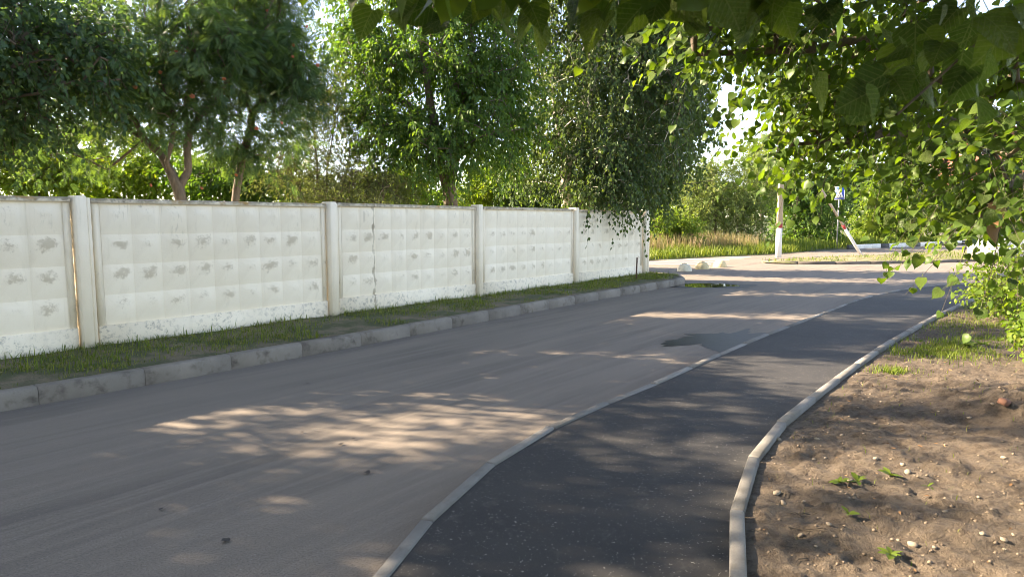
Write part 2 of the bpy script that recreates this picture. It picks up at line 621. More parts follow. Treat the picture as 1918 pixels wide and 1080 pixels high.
DRYGRASS = leaf_mat('dry_reed_stalks', [(.15, .18, .055), (.25, .22, .10), (.38, .27, .18)], .35, tint=(1.1, 1, .8))
LUSH = leaf_mat('lush_grass_blades', [(.07, .12, .02), (.13, .19, .035), (.22, .25, .06)], .4)
LINDEN = leaf_mat('linden_leaf', [(.04, .085, .022), (.07, .13, .03), (.105, .17, .036)], .5, .4, (1.85, 1.75, .45))
LINDEN_NEAR = leaf_mat('veined_linden_leaf', [(.04, .085, .022), (.07, .13, .03), (.105, .17, .036)], .45, .42, (1.7, 1.65, .45))
nt_ = LINDEN_NEAR.node_tree
t_ = NT(nt_)
sx_ = t_.n('ShaderNodeSeparateXYZ')
t_.l(t_.co.outputs['Object'], sx_.inputs[0])
av_ = t_.math('ABSOLUTE', sx_.outputs[1])
ph_ = t_.math('FRACT', t_.math('MULTIPLY', t_.math('SUBTRACT', sx_.outputs[0], t_.math('MULTIPLY', av_, .8)), 7.0))
side_ = t_.math('LESS_THAN', t_.math('ABSOLUTE', t_.math('SUBTRACT', ph_, .5)), .06)
vein_ = t_.math('MAXIMUM', t_.math('LESS_THAN', av_, .014), side_)
blot_ = t_.ramp(t_.noise(5, 5, .7), [(.3, 0), (.75, .5)])
for nd in list(nt_.nodes):
    if nd.type in ('BSDF_PRINCIPLED', 'BSDF_TRANSLUCENT'):
        inp = nd.inputs[0]
        src = inp.links[0].from_socket
        c_ = t_.mix(blot_, src, (.045, .075, .02))
        t_.l(t_.mix(t_.math('MULTIPLY', vein_, .55), c_, (.19, .24, .08)), inp)
    if nd.type == 'BSDF_PRINCIPLED':
        t_.l(t_.bump(t_.math('ADD', t_.math('MULTIPLY', vein_, -.5), t_.noise(9, 3)), .5, .05), nd.inputs['Normal'])
DARKLEAF = leaf_mat('dark_tree_leaf', [(.034, .072, .048), (.05, .10, .055), (.08, .14, .055)], .42, .4, (1.8, 1.75, .6))
ROWAN = leaf_mat('rowan_leaflet', [(.042, .088, .055), (.065, .125, .062), (.10, .165, .062)], .45, .4, (1.8, 1.75, .55))
BIRCHLEAF = leaf_mat('birch_leaf', [(.04, .075, .038), (.06, .105, .044), (.095, .14, .048)], .42, .4, (1.7, 1.65, .5))
MAPLELEAF = leaf_mat('ash_maple_leaf', [(.042, .095, .036), (.068, .14, .042), (.115, .19, .048)], .47, .5, (1.8, 1.8, .45))
WILLOW = leaf_mat('grey_willow_leaf', [(.08, .11, .055), (.12, .155, .075), (.18, .21, .10)], .42)
SUNNY = leaf_mat('yellow_green_leaf', [(.08, .15, .028), (.13, .21, .038), (.22, .27, .05)], .48, .5, (1.35, 1.4, .45))
PALE = leaf_mat('pale_willow_leaf', [(.10, .165, .055), (.16, .225, .08), (.25, .28, .11)], .42)

# ------------------------------------------------------------------ layout lines (metres)
WD = np.array((.618, .786)); WN = np.array((.786, -.618))      # along the wall, towards the road
W0 = np.array((-5.43, 8.60)); WS = 3.78
VZ = .18
KERB = smooth_line([(-13.5, -4.3), (-8.95, 1.2), (-4.83, 6.28), (-4.0, 7.3), (-2.38, 9.36), (-1.07, 11.2), (1.27, 14.45), (3.1, 16.75), (3.95, 17.95), (4.75, 18.85), (5.15, 19.9), (4.85, 21.0), (3.9, 21.9)], .25, 2)
EDGL = smooth_line([(-1.6, -4), (-.95, .5), (-.72, 3.05), (-.65, 3.32), (-.33, 4.44), (.2, 5.47), (.88, 6.4), (1.63, 7.32), (2.47, 8.48), (3.94, 10.4), (5.01, 11.68), (6.26, 13.24), (7.73, 15.11), (8.83, 16.18), (10.08, 17.37), (11.46, 18.34), (13.2, 18.95), (22, 20.6)], .25, 1)
EDGR = smooth_line([(.15, -4), (.75, 2.0), (1.06, 3.05), (1.36, 3.98), (1.53, 4.33), (1.94, 5.13), (2.62, 6.05), (3.8, 7.57), (4.7, 8.68), (5.55, 9.7), (8.83, 13.44), (11.0, 15.65), (14.5, 17.3), (22, 18.6)], .25, 1)


def side_of(line, x, y):
    """signed distance from a polyline (positive to the right of travel), vectorised"""
    A, B = line[:-1], line[1:]
    best = np.full(x.shape, 1e9)
    sg = np.zeros(x.shape)
    for a, b in zip(A, B):
        d = b - a
        L2 = d @ d
        t = np.clip(((x - a[0]) * d[0] + (y - a[1]) * d[1]) / L2, 0, 1)
        qx, qy = x - a[0] - t * d[0], y - a[1] - t * d[1]
        r = np.hypot(qx, qy)
        c = d[1] * qx - d[0] * qy
        m = r < best - 1e-9
        best = np.where(m, r, best)
        sg = np.where(m, np.sign(c), sg)
    return best * sg


# ------------------------------------------------------------------ ground, road, path
def far_z(x, y):
    e = side_of(FAR, x, y)
    return .006 + .11 * np.clip(-e / 1.5, 0, 1) + .027 * np.clip(-e - 1, 0, 90)


FAR = np.array([(-40, 14.0), (5.79, 29.92), (9.02, 32.47), (13.76, 35.65), (18.3, 40.3), (20.69, 42.0), (22.43, 43.4), (26.0, 45.6), (30.19, 48.4), (36, 53.0), (60, 68), (140, 110)], float)

gv = [(-900, -300, -.06), (1200, -300, -.06), (1200, 1400, -.06), (-900, 1400, -.06)]
tag(obj('ground', mesh_data('ground', gv, [(0, 1, 2, 3)], M['yard'])), 'flat ground reaching to the horizon', None, None, 'structure')
road = tag(obj('road', mesh_data('road', [(-45, -8, 0), (150, -8, 0), (150, 118, 0), (-45, 60, 0)], [(0, 1, 2, 3)], M['road'])), 'grey brown dusty asphalt road and junction', None, None, 'structure')


def strip_between(A, B, nu, zf, name, mat, attrs=None):
    u = np.linspace(0, 1, nu)
    P = A[:, None] * (1 - u)[None, :, None] + B[:, None] * u[None, :, None]
    X, Y = P[..., 0], P[..., 1]
    Z = zf(X, Y, np.broadcast_to(u, X.shape))
    V = np.stack([X, Y, Z], -1).reshape(-1, 3)
    n, m = len(A), nu
    i, j = np.meshgrid(np.arange(n - 1), np.arange(m - 1), indexing='ij')
    a = (i * m + j).ravel()
    F = np.stack([a, a + 1, a + m + 1, a + m], 1)
    return mesh_data(name, V, F, mat, True)


# the footpath sheet between its two edgings
n = 220
A_, B_ = resample(EDGL, 1), resample(EDGR, 1)
A_ = np.stack([np.interp(np.linspace(0, 1, n), np.linspace(0, 1, len(EDGL)), EDGL[:, k]) for k in (0, 1)], 1)
# pair each left point with the nearest point of the right line, so that the cells stay square
d2 = ((A_[:, None] - EDGR[None]) ** 2).sum(-1)
idx = np.maximum.accumulate(d2.argmin(1))
B_ = EDGR[idx]
me = strip_between(A_, B_, 10, lambda X, Y, U: .040 + .006 * (fbm(X * 1.3, Y * 1.3, 3) - .5), 'footpath', M['path'])
footpath = tag(obj('footpath', me), 'dark fresh asphalt footpath curving along the road', None, None, 'structure')


def stones_along(line, step, prof, z, name, mat, parent, gap=.022, jit=.006, side=0.0):
    """stones cut to `step`; prof = cross-section (across, up)"""
    P = resample(line, step)
    k = len(prof)
    V, F = [], []
    for sx in (-.5, .5):
        V += [(sx, a, b_) for a, b_ in prof]
    F = [tuple(range(k))[::-1], tuple(range(k, 2 * k))] + [(i, (i + 1) % k, k + (i + 1) % k, k + i) for i in range(k)]
    me = mesh_data(name, V, F, mat)
    out = []
    for a, b in zip(P[:-1], P[1:]):
        d = b - a
        L = np.linalg.norm(d)
        c = (a + b) / 2
        o = obj(name, me, parent)
        o.scale = (L - gap, 1, 1)
        o.rotation_euler = (random.uniform(-.006, .006), random.uniform(-.004, .004), math.atan2(d[1], d[0]) + random.uniform(-.004, .004))
        o.location = (c[0], c[1], z + random.uniform(-jit, jit))
        out.append(o)
    return out


kerb = tag(empty('kerb'), 'grey concrete kerb stones along the wall side of the road', None, None, 'structure')
# travel is away from the camera; +across is to the left (the verge side)
stones_along(KERB, 1.0, [(0, -.25), (0, VZ - .05), (.018, VZ - .012), (.03, VZ), (.15, VZ), (.15, -.25)][::-1], 0, 'kerb_stone', M['kerb'], kerb, .007, .003)
edge1 = tag(empty('path_edging'), 'narrow concrete edging stones between road and footpath', None, None, 'structure')
stones_along(EDGL, 1.0, [(-.04, -.2), (-.04, .045), (-.032, .053), (.032, .053), (.04, .045), (.04, -.2)], 0, 'edging_stone', M['edging'], edge1)
edge2 = tag(empty('soil_edging'), 'raised concrete edging stones between footpath and bare soil', None, None, 'structure')
stones_along(EDGR, 1.0, [(-.04, -.2), (-.04, .116), (-.03, .127), (.03, .127), (.04, .116), (.04, -.2)], 0, 'edging_stone', M['edging'], edge2, jit=.007)

# verge between kerb and wall, running on behind the wall as the yard
kk = KERB[(KERB[:, 1] < 21.9)]
nrm = np.stack([-(np.gradient(kk[:, 1])), np.gradient(kk[:, 0])], 1)
back = np.stack([kk[:, 0] * 0, kk[:, 1] * 0], 1)
tt = np.clip((kk - W0) @ WD, -30, 15.6)
wl = W0 + tt[:, None] * WD - .15 * WN
kin = kk - .135 * norm(kk * 0 + WN) if False else kk + .13 * norm(np.stack([-np.gradient(kk[:, 1]), np.gradient(kk[:, 0])], 1))
me = strip_between(kin, wl, 16, lambda X, Y, U: VZ - .012 + .05 * (fbm(X * 2.2, Y * 2.2, 5) - .42) * np.minimum(1, U * 5 + .15) + .025 * U, 'verge', M['turf'])
verge = tag(obj('verge', me), 'worn grass verge between the kerb and the wall', None, None, 'structure')
yd = np.array([(-16, -8), (3.6, 20.9)])
yA = W0 + np.linspace(-22, 15.7, 60)[:, None] * WD - .12 * WN
yB = yA - 30 * WN
me = strip_between(yA, yB, 40, lambda X, Y, U: .2 + .1 * fbm(X * .5, Y * .5, 8), 'yard_ground', M['yard'])
tag(obj('yard_ground', me), 'overgrown ground behind the wall', None, None, 'structure')

# bare soil right of the path
sA = EDGR
tg = norm(np.gradient(EDGR, axis=0))
rn = np.stack([tg[:, 1], -tg[:, 0]], 1)


def soil_z(X, Y):
    s = np.maximum(side_of(EDGR, X, Y), 0)
    base = .082 + .05 * np.clip(s / 2.5, 0, 1) + .05 * np.clip((s - 2.5) / 4, 0, 2)
    b = .055 * (fbm(X * 1.1, Y * 1.1, 11) - .5) + .045 * (fbm(X * 4.5, Y * 4.5, 12) - .5) + .06 * (fbm(X * 11, Y * 11, 15, 3) - .5) + .03 * np.maximum(0, fbm(X * 22, Y * 22, 16, 2) - .55)
    lump = 0
    for cx, cy_, r, h in ((4.35, 5.75, .32, .16), (4.75, 6.2, .42, .14), (4.1, 6.3, .25, .07), (5.0, 5.5, .4, .17), (4.6, 6.9, .3, .09), (3.75, 5.9, .14, .04)):
        lump = lump + h * np.exp(-((X - cx) ** 2 + (Y - cy_) ** 2) / (r * r)) * (.5 + fbm(X * 7, Y * 7, 14))
    return base + b * np.clip(s * 4, .12, 1) + lump


fine = resample(EDGR[(EDGR[:, 1] > 1.5) & (EDGR[:, 1] < 16)], .045)
gy = 1.2 + 17.8 * np.linspace(0, 1, 460) ** 1.7
u = np.linspace(0, 1, 260) ** 1.5
ex = np.interp(gy, EDGR[:, 1], EDGR[:, 0]) + .03
GX = ex[:, None] + u[None] * 11
GY = np.repeat(gy[:, None], len(u), 1)
V = np.stack([GX, GY, soil_z(GX, GY)], -1).reshape(-1, 3)
i, j = np.meshgrid(np.arange(len(gy) - 1), np.arange(len(u) - 1), indexing='ij')
a = (i * len(u) + j).ravel()
F = np.stack([a, a + 1, a + len(u) + 1, a + len(u)], 1)
tag(obj('soil', mesh_data('soil', V, F, M['soil'], True)), 'bare brown soil with lumps beside the footpath', None, None, 'structure')

# far verge beyond the cross road
fl = resample(FAR, 2.0)
fn = norm(np.stack([-np.gradient(fl[:, 1]), np.gradient(fl[:, 0])], 1))
me = strip_between(fl, fl + fn * 260, 60, lambda X, Y, U: far_z(X, Y) + .1 * (fbm(X * .4, Y * .4, 21) - .5) * np.minimum(1, U * 30), 'far_verge', M['yard'])
tag(obj('far_verge', me), 'grassy ground rising beyond the cross road', None, None, 'structure')

# traffic island
ISL = np.array([(10.5, 28.6), (10.75, 28.05), (11.7, 27.75), (14.1, 27.8), (17.4, 28.5), (20.8, 29.9), (27, 33.0), (27.4, 40.2), (18.6, 33.7), (14.5, 31.6), (11.5, 29.8)], float)
isl = smooth_line(np.vstack([ISL, ISL[:1]]), .5, 1)[:-1]
c0 = isl.mean(0)
V, F = [], []
for f, z in ((1.0, .05), (.98, .10), (.8, .13), (.45, .15), (0.001, .15)):
    for p in isl:
        q = c0 + (p - c0) * f
        V.append((q[0], q[1], z + (.03 * (fbm(q[0] * 2, q[1] * 2, 4) - .5) if f < .97 else 0)))
m_ = len(isl)
for r in range(4):
    for i in range(m_):
        F.append((r * m_ + i, r * m_ + (i + 1) % m_, (r + 1) * m_ + (i + 1) % m_, (r + 1) * m_ + i))
M['islturf'] = m_grassground('island_turf', (.10, .12, .035), (.30, .235, .15))
tag(obj('traffic_island', mesh_data('traffic_island', V, F, M['islturf'], True)), 'low grassed traffic island in the junction', None, None, 'structure')
ik = tag(empty('island_kerb'), 'low dark kerb stones round the traffic island', None, None, 'structure')
stones_along(np.vstack([isl, isl[:1]])[:, :2], 1.5, [(-.02, -.1), (-.02, .10), (.0, .115), (.14, .115), (.14, -.1)][::-1], 0, 'kerb_stone', M['darkkerb'], ik)

# black and white kerb on the far side
fk = tag(empty('striped_kerb'), 'kerb painted in black and white blocks on the far side', None, None, 'structure')
fline = smooth_line(FAR[5:10], .5, 1)
P = resample(fline, 1.0)
mew = MB().box((0, 0, .06), (1, .16, .42), .02)
meshes = [mesh_data('kerb_stone', mew.V, mew.F, M['whitewash']), mesh_data('kerb_stone', mew.V, mew.F, M['blackp'])]
for k, (a, b) in enumerate(zip(P[:-1], P[1:])):
    d = b - a
    o = obj('kerb_stone', meshes[1 if k % 4 == 0 else 0], fk)
    o.location = ((a[0] + b[0]) / 2, (a[1] + b[1]) / 2, 0)
    o.scale = (np.linalg.norm(d) - .01, 1, 1)
    o.rotation_euler = (0, 0, math.atan2(d[1], d[0]))

# side path running away uphill
sp = smooth_line([(33.0, 50.2), (35.0, 55), (41, 66), (48, 82), (56, 100), (64, 130)], 1.0, 2)
spn = norm(np.stack([np.gradient(sp[:, 1]), -np.gradient(sp[:, 0])], 1))
me = strip_between(sp - spn * 2.2, sp + spn * 2.6, 8, lambda X, Y, U: far_z(X, Y) + .09, 'side_path', M['road'])
tag(obj('side_path', me), 'pale asphalt lane running away beyond the striped kerb', None, None, 'structure')

# zebra stripes on the cross road
for k, (y, x0, x1) in enumerate([(27.6, 4.2, 8.2), (28.9, 4.4, 9.0), (30.2, 5.0, 9.8), (31.5, 6.6, 10.9), (32.6, 8.4, 11.6)]):
    V = [(x0, y, .004), (x1, y + .35, .004), (x1, y + .75, .004), (x0, y + .40, .004)]
    obj('crosswalk_stripe', mesh_data('crosswalk_stripe', V, [(0, 1, 2, 3)], M['marking']), road)


# puddles: thin irregular sheets of water
def blob(name, c, rx, ry, rot, mat, z, seed, label, cat, k1=.22, k2=.12):
    r_ = np.random.default_rng(seed)
    n = 120
    th = np.arange(n) * 2 * math.pi / n
    rr = 1 + k1 * (fbm(np.cos(th) * 2 + seed, np.sin(th) * 2, seed) - .5) * 2 + k2 * (fbm(np.cos(th) * 6 + seed, np.sin(th) * 6, seed + 5) - .5) * 2
    x, y = rx * rr * np.cos(th), ry * rr * np.sin(th)
    X = c[0] + x * math.cos(rot) - y * math.sin(rot)
    Y = c[1] + x * math.sin(rot) + y * math.cos(rot)
    V = np.vstack([np.stack([X, Y, np.full(n, z)], 1), [[c[0], c[1], z]]])
    F = [(i, (i + 1) % n, n) for i in range(n)]
    return tag(obj(name, mesh_data(name, V, F, mat)), label, cat)


blob('damp_patch', (5.45, 18.75), 1.3, .82, .1, M['wet'], .0035, 3, 'dark damp rim on the asphalt round the blue puddle', 'damp patch')
blob('puddle', (5.35, 18.72), .92, .58, .1, M['water'], .007, 4, 'puddle reflecting blue sky near the end of the kerb', 'puddle')
blob('damp_patch', (3.25, 10.25), .95, .55, .85, M['wet'], .0035, 6, 'dark wet patch on the road against the footpath edging', 'damp patch', .75, .55)

# ------------------------------------------------------------------ concrete wall
PH, PL = 1.90, WS - .25           # panel height and length


def panel_mesh(seed):
    r_ = np.random.default_rng(seed)
    mb_V, mb_F, st, pl, cp = [], [], [], [], []

    def v(x, y, z, s=0, p=0, c=0):
        mb_V.append((x, y, z)); st.append(s); pl.append(p); cp.append(c)
        return len(mb_V) - 1
    hx = PL / 2
    yb, yf = .07, -.05            # back face, field plane (front is -y)
    z0, z1, zt = .27, 1.83, PH
    # field of 9 x 4 pyramids
    nx, nz = 9, 4
    fx = np.linspace(-hx + .09, hx - .09, nx + 1)
    fz = np.linspace(z0, z1, nz + 1)
    # flat skirt round the field
    for k in range(nz):
        for i in range(nx):
            x0, x1_, za, zb = fx[i], fx[i + 1], fz[k], fz[k + 1]
            s = float(np.clip(r_.normal(.74, .2), .2, 1.0))
            if k == 3: s *= .35
            c = [v(x0, yf, za), v(x1_, yf, za), v(x1_, yf, zb), v(x0, yf, zb)]
            sj = s * r_.uniform(.25, 1.15, 4)
            ap0 = v(x0 + (x1_ - x0) * .36, yf - .075, za + (zb - za) * .62, sj[0])
            ap1 = v(x0 + (x1_ - x0) * .64, yf - .075, za + (zb - za) * .62, sj[1])
            up0 = v(x0 + (x1_ - x0) * .28, yf - .045, za + (zb - za) * .82, sj[2] * .5)
            up1 = v(x0 + (x1_ - x0) * .72, yf - .045, za + (zb - za) * .82, sj[3] * .5)
            mb_F.extend([(c[0], c[1], ap1, ap0), (c[1], c[2], up1, ap1), (c[2], c[3], up0, up1), (c[3], c[0], ap0, up0), (ap0, ap1, up1, up0)])
    # flat grid behind the pyramids (joints)
    def quad(x0, x1_, za, zb, y, p0=0, p1=0, c0=0, c1=0):
        a = [v(x0, y, za, 0, p0, c0), v(x1_, y, za, 0, p0, c0), v(x1_, y, zb, 0, p1, c1), v(x0, y, zb, 0, p1, c1)]
        mb_F.append(tuple(a))
    quad(-hx, hx, z0 - .02, z1 + .02, yf + .004)
    def box(x0, x1_, y0, y1, za, zb, p=(0, 0), c=(0, 0), ch=.012):
        a = [v(x0, y0, za, 0, p[0], c[0]), v(x1_, y0, za, 0, p[0], c[0]), v(x1_, y0, zb - ch, 0, p[1], c[1]), v(x0, y0, zb - ch, 0, p[1], c[1]),
             v(x0, y0 + ch, zb, 0, p[1], c[1]), v(x1_, y0 + ch, zb, 0, p[1], c[1]), v(x1_, y1, zb, 0, p[1], c[1]), v(x0, y1, zb, 0, p[1], c[1]), v(x0, y1, za, 0, p[0], c[0]), v(x1_, y1, za, 0, p[0], c[0])]
        mb_F.extend([(a[0], a[1], a[2], a[3]), (a[3], a[2], a[5], a[4]), (a[4], a[5], a[6], a[7]), (a[7], a[6], a[9], a[8]), (a[8], a[9], a[1], a[0]),
                     (a[0], a[3], a[4], a[7], a[8]), (a[1], a[9], a[6], a[5], a[2])])
    box(-hx, hx, -.085, yb, -.35, z0, (1, 1))                    # plinth
    box(-hx, hx, -.10, yb, z1 + .012, zt, (0, 0), (.55, 1))       # top beam
    box(-hx, -hx + .075, -.062, yb, z0, z1 + .010)               # side ribs
    box(hx - .075, hx, -.062, yb, z0, z1 + .010)
    box(-hx + .075, hx - .075, yf + .006, yb, z0, z1 + .010)      # slab
    return mesh_data('panel', mb_V, mb_F, M['wall'], False, {'stain': st, 'plinth': pl, 'cap': cp})


def post_mesh():
    mb = MB()
    mb.box((-.03, 0, PH / 2 - .15), (.125, .25, PH + .36), .012)
    mb.box((.064, .02, PH / 2 - .16), (.056, .20, PH + .33), .01)
    z = np.array([p[2] for p in mb.V])
    me = mesh_data('post', mb.V, mb.F, M['wall_post'])
    for nme, arr in (('stain', z * 0), ('plinth', (z < 0) * .55), ('cap', (z > PH + .024) * 1.0)):
        a_ = me.attributes.new(nme, 'FLOAT', 'POINT')
        a_.data.foreach_set('value', arr.astype(np.float32))
    return me


ang = math.atan2(WD[1], WD[0])
wall = tag(empty('concrete_wall', (W0[0], W0[1], VZ), ang), 'whitewashed concrete panel wall with rows of pyramid relief along the road', 'wall')
pm = post_mesh()
for t in range(-4, 5):
    o = obj('post', pm, wall)
    o.location = (t * WS, -.03, random.uniform(-.01, .015))
    o.rotation_euler = (random.uniform(-.004, .008), random.uniform(-.006, .006), 0)
    if t < 4:
        p = obj('panel', panel_mesh(40 + t), wall)
        if t == 1: p.data.materials[0] = M['wall_cracked']
        p.location = ((t + .5) * WS, random.uniform(-.006, .006), random.uniform(-.012, .012))
        p.rotation_euler = (random.uniform(-.004, .004), random.uniform(-.003, .003), 0)
o = obj('post', pm, wall)
o.location = (4 * WS + .24, .02, -.02)
# ------------------------------------------------------------------ leaf and branch builders
T_RHOMB = (np.array([(0, 0, 0), (.42, .5, .10), (1, 0, -.06), (.42, -.5, .10)]), np.array([(0, 2, 1), (0, 3, 2)]))
T_OVATE = (np.array([(0, 0, 0), (.22, .42, .07), (.55, .40, .05), (1, 0, -.10), (.55, -.40, .05), (.22, -.42, .07)]), np.array([(0, 2, 1), (0, 3, 2), (0, 4, 3), (0, 5, 4)]))


def t_pinnate(pairs=6):
    V, F = [], []
    def leaflet(p, d, L, w):
        d = np.array(d) / np.linalg.norm(d)
        q = np.array((-d[1], d[0], 0)) * w
        b = len(V)
        V.extend([p, p + d * L * .45 + q + (0, 0, .012), p + d * L + (0, 0, -.03), p + d * L * .45 - q + (0, 0, .012)])
        F.extend([(b, b + 2, b + 1), (b, b + 3, b + 2)])
    for i in range(pairs):
        u = .16 + .125 * i
        p = np.array((u, 0, -.22 * u * u))
        L = .30 if 0 < i < pairs - 1 else .24
        leaflet(p, (.45, .9, -.18), L, .052)
        leaflet(p, (.45, -.9, -.18), L, .052)
    leaflet(np.array((.9, 0, -.2)), (1, 0, -.3), .26, .052)
    b = len(V)
    V.extend([np.array((0, .008, 0)), np.array((0, -.008, 0)), np.array((.92, 0, -.2))])
    F.append((b, b + 1, b + 2))
    return np.array(V), np.array(F)


T_PIN = t_pinnate()


def t_heart(curl=.25, fold=.22, petiole=True, twist=0.0):
    half = [(-.05, .16), (-.02, .33), (.12, .46), (.30, .50), (.50, .44), (.68, .31), (.84, .15), (.94, .05)]
    mid = [.05, .22, .40, .58, .76]
    V = [(m, 0) for m in mid] + [(1.04, 0)]
    F = []
    for s in (1, -1):
        b = len(V)
        V += [(u, v * s) for u, v in half]
        O = [b + k for k in range(8)]
        M_ = list(range(5))
        tri = [(M_[0], O[0], O[1]), (M_[0], O[1], O[2]), (M_[0], O[2], M_[1]), (M_[1], O[2], O[3]), (M_[1], O[3], M_[2]), (M_[2], O[3], O[4]), (M_[2], O[4], M_[3]), (M_[3], O[4], O[5]), (M_[3], O[5], M_[4]), (M_[4], O[5], O[6]), (M_[4], O[6], O[7]), (M_[4], O[7], 5)]
        F += tri if s < 0 else [f[::-1] for f in tri]
    W = []
    for u, v in V:
        W.append((u, v, fold * abs(v) - curl * u * u + .05 * math.sin(7 * u + 3 * v) * abs(v) * 2 + twist * v * u))
    if petiole:
        b = len(W)
        W += [(-.55, .012, .16), (-.55, -.012, .16), (.06, -.016, 0), (.06, .016, 0)]
        F += [(b, b + 1, b + 2), (b, b + 2, b + 3)]
    return np.array(W), np.array(F)


T_HEART = t_heart()


def leaves(name, P, A, N, L, wd, tmpl, mat, parent, rnd):
    Vt, Ft = tmpl
    A = norm(A)
    B = norm(np.cross(N, A))
    N = np.cross(A, B)
    L = L[:, None, None]
    V = P[:, None] + L * (A[:, None] * Vt[None, :, :1] + B[:, None] * (Vt[None, :, 1:2] * wd) + N[:, None] * Vt[None, :, 2:])
    k = len(Vt)
    F = Ft[None] + (np.arange(len(P)) * k)[:, None, None]
    me = mesh_data(name, V.reshape(-1, 3), F.reshape(-1, 3), mat, False, {'rnd': np.repeat(rnd, k)})
    return obj(name, me, parent)


def rand_dir(r_, n):
    return norm(r_.normal(size=(n, 3)))


class Skeleton:
    def __init__(self):
        self.P, self.par, self.chains = [], [], []

    def chain(self, pts, parent=-1):
        ids = []
        for p in pts:
            self.P.append(np.asarray(p, float)); self.par.append(parent)
            parent = len(self.P) - 1
            ids.append(parent)
        self.chains.append(ids)
        return ids

    def radii(self, r0, rmin=.004, ex=.5):
        n = len(self.P)
        cnt = np.zeros(n)
        has = np.zeros(n, bool)
        for p in self.par:
            if p >= 0: has[p] = True
        cnt[~has] = 1
        for i in range(n - 1, -1, -1):
            if self.par[i] >= 0: cnt[self.par[i]] += cnt[i]
        return np.maximum(rmin, r0 * (cnt / cnt.max()) ** ex)

    def mesh(self, name, mat, parent, R, sides=(9, 5), bigr=.05):
        Vs, Fs, o = [], [], 0
        for ids in self.chains:
            p0 = self.par[ids[0]]
            pts = [self.P[i] for i in ids]
            rr = [R[i] for i in ids]
            if p0 >= 0:
                pts = [self.P[p0]] + pts
                rr = [min(R[p0], rr[0] * 1.15)] + rr
            if len(pts) < 2: continue
            V, F = tube_arrays(np.array(pts), np.array(rr), sides[0] if max(rr) > bigr else sides[1])
            Vs.append(V); Fs.append(F + o); o += len(V)
        return obj(name, mesh_data(name, np.vstack(Vs), np.vstack(Fs), mat, True), parent)


def wiggle(r_, pts, amp, step=.35):
    P = resample(pts, step)
    if len(P) > 2:
        P[1:-1] += r_.normal(0, amp, (len(P) - 2, 3))
    return P


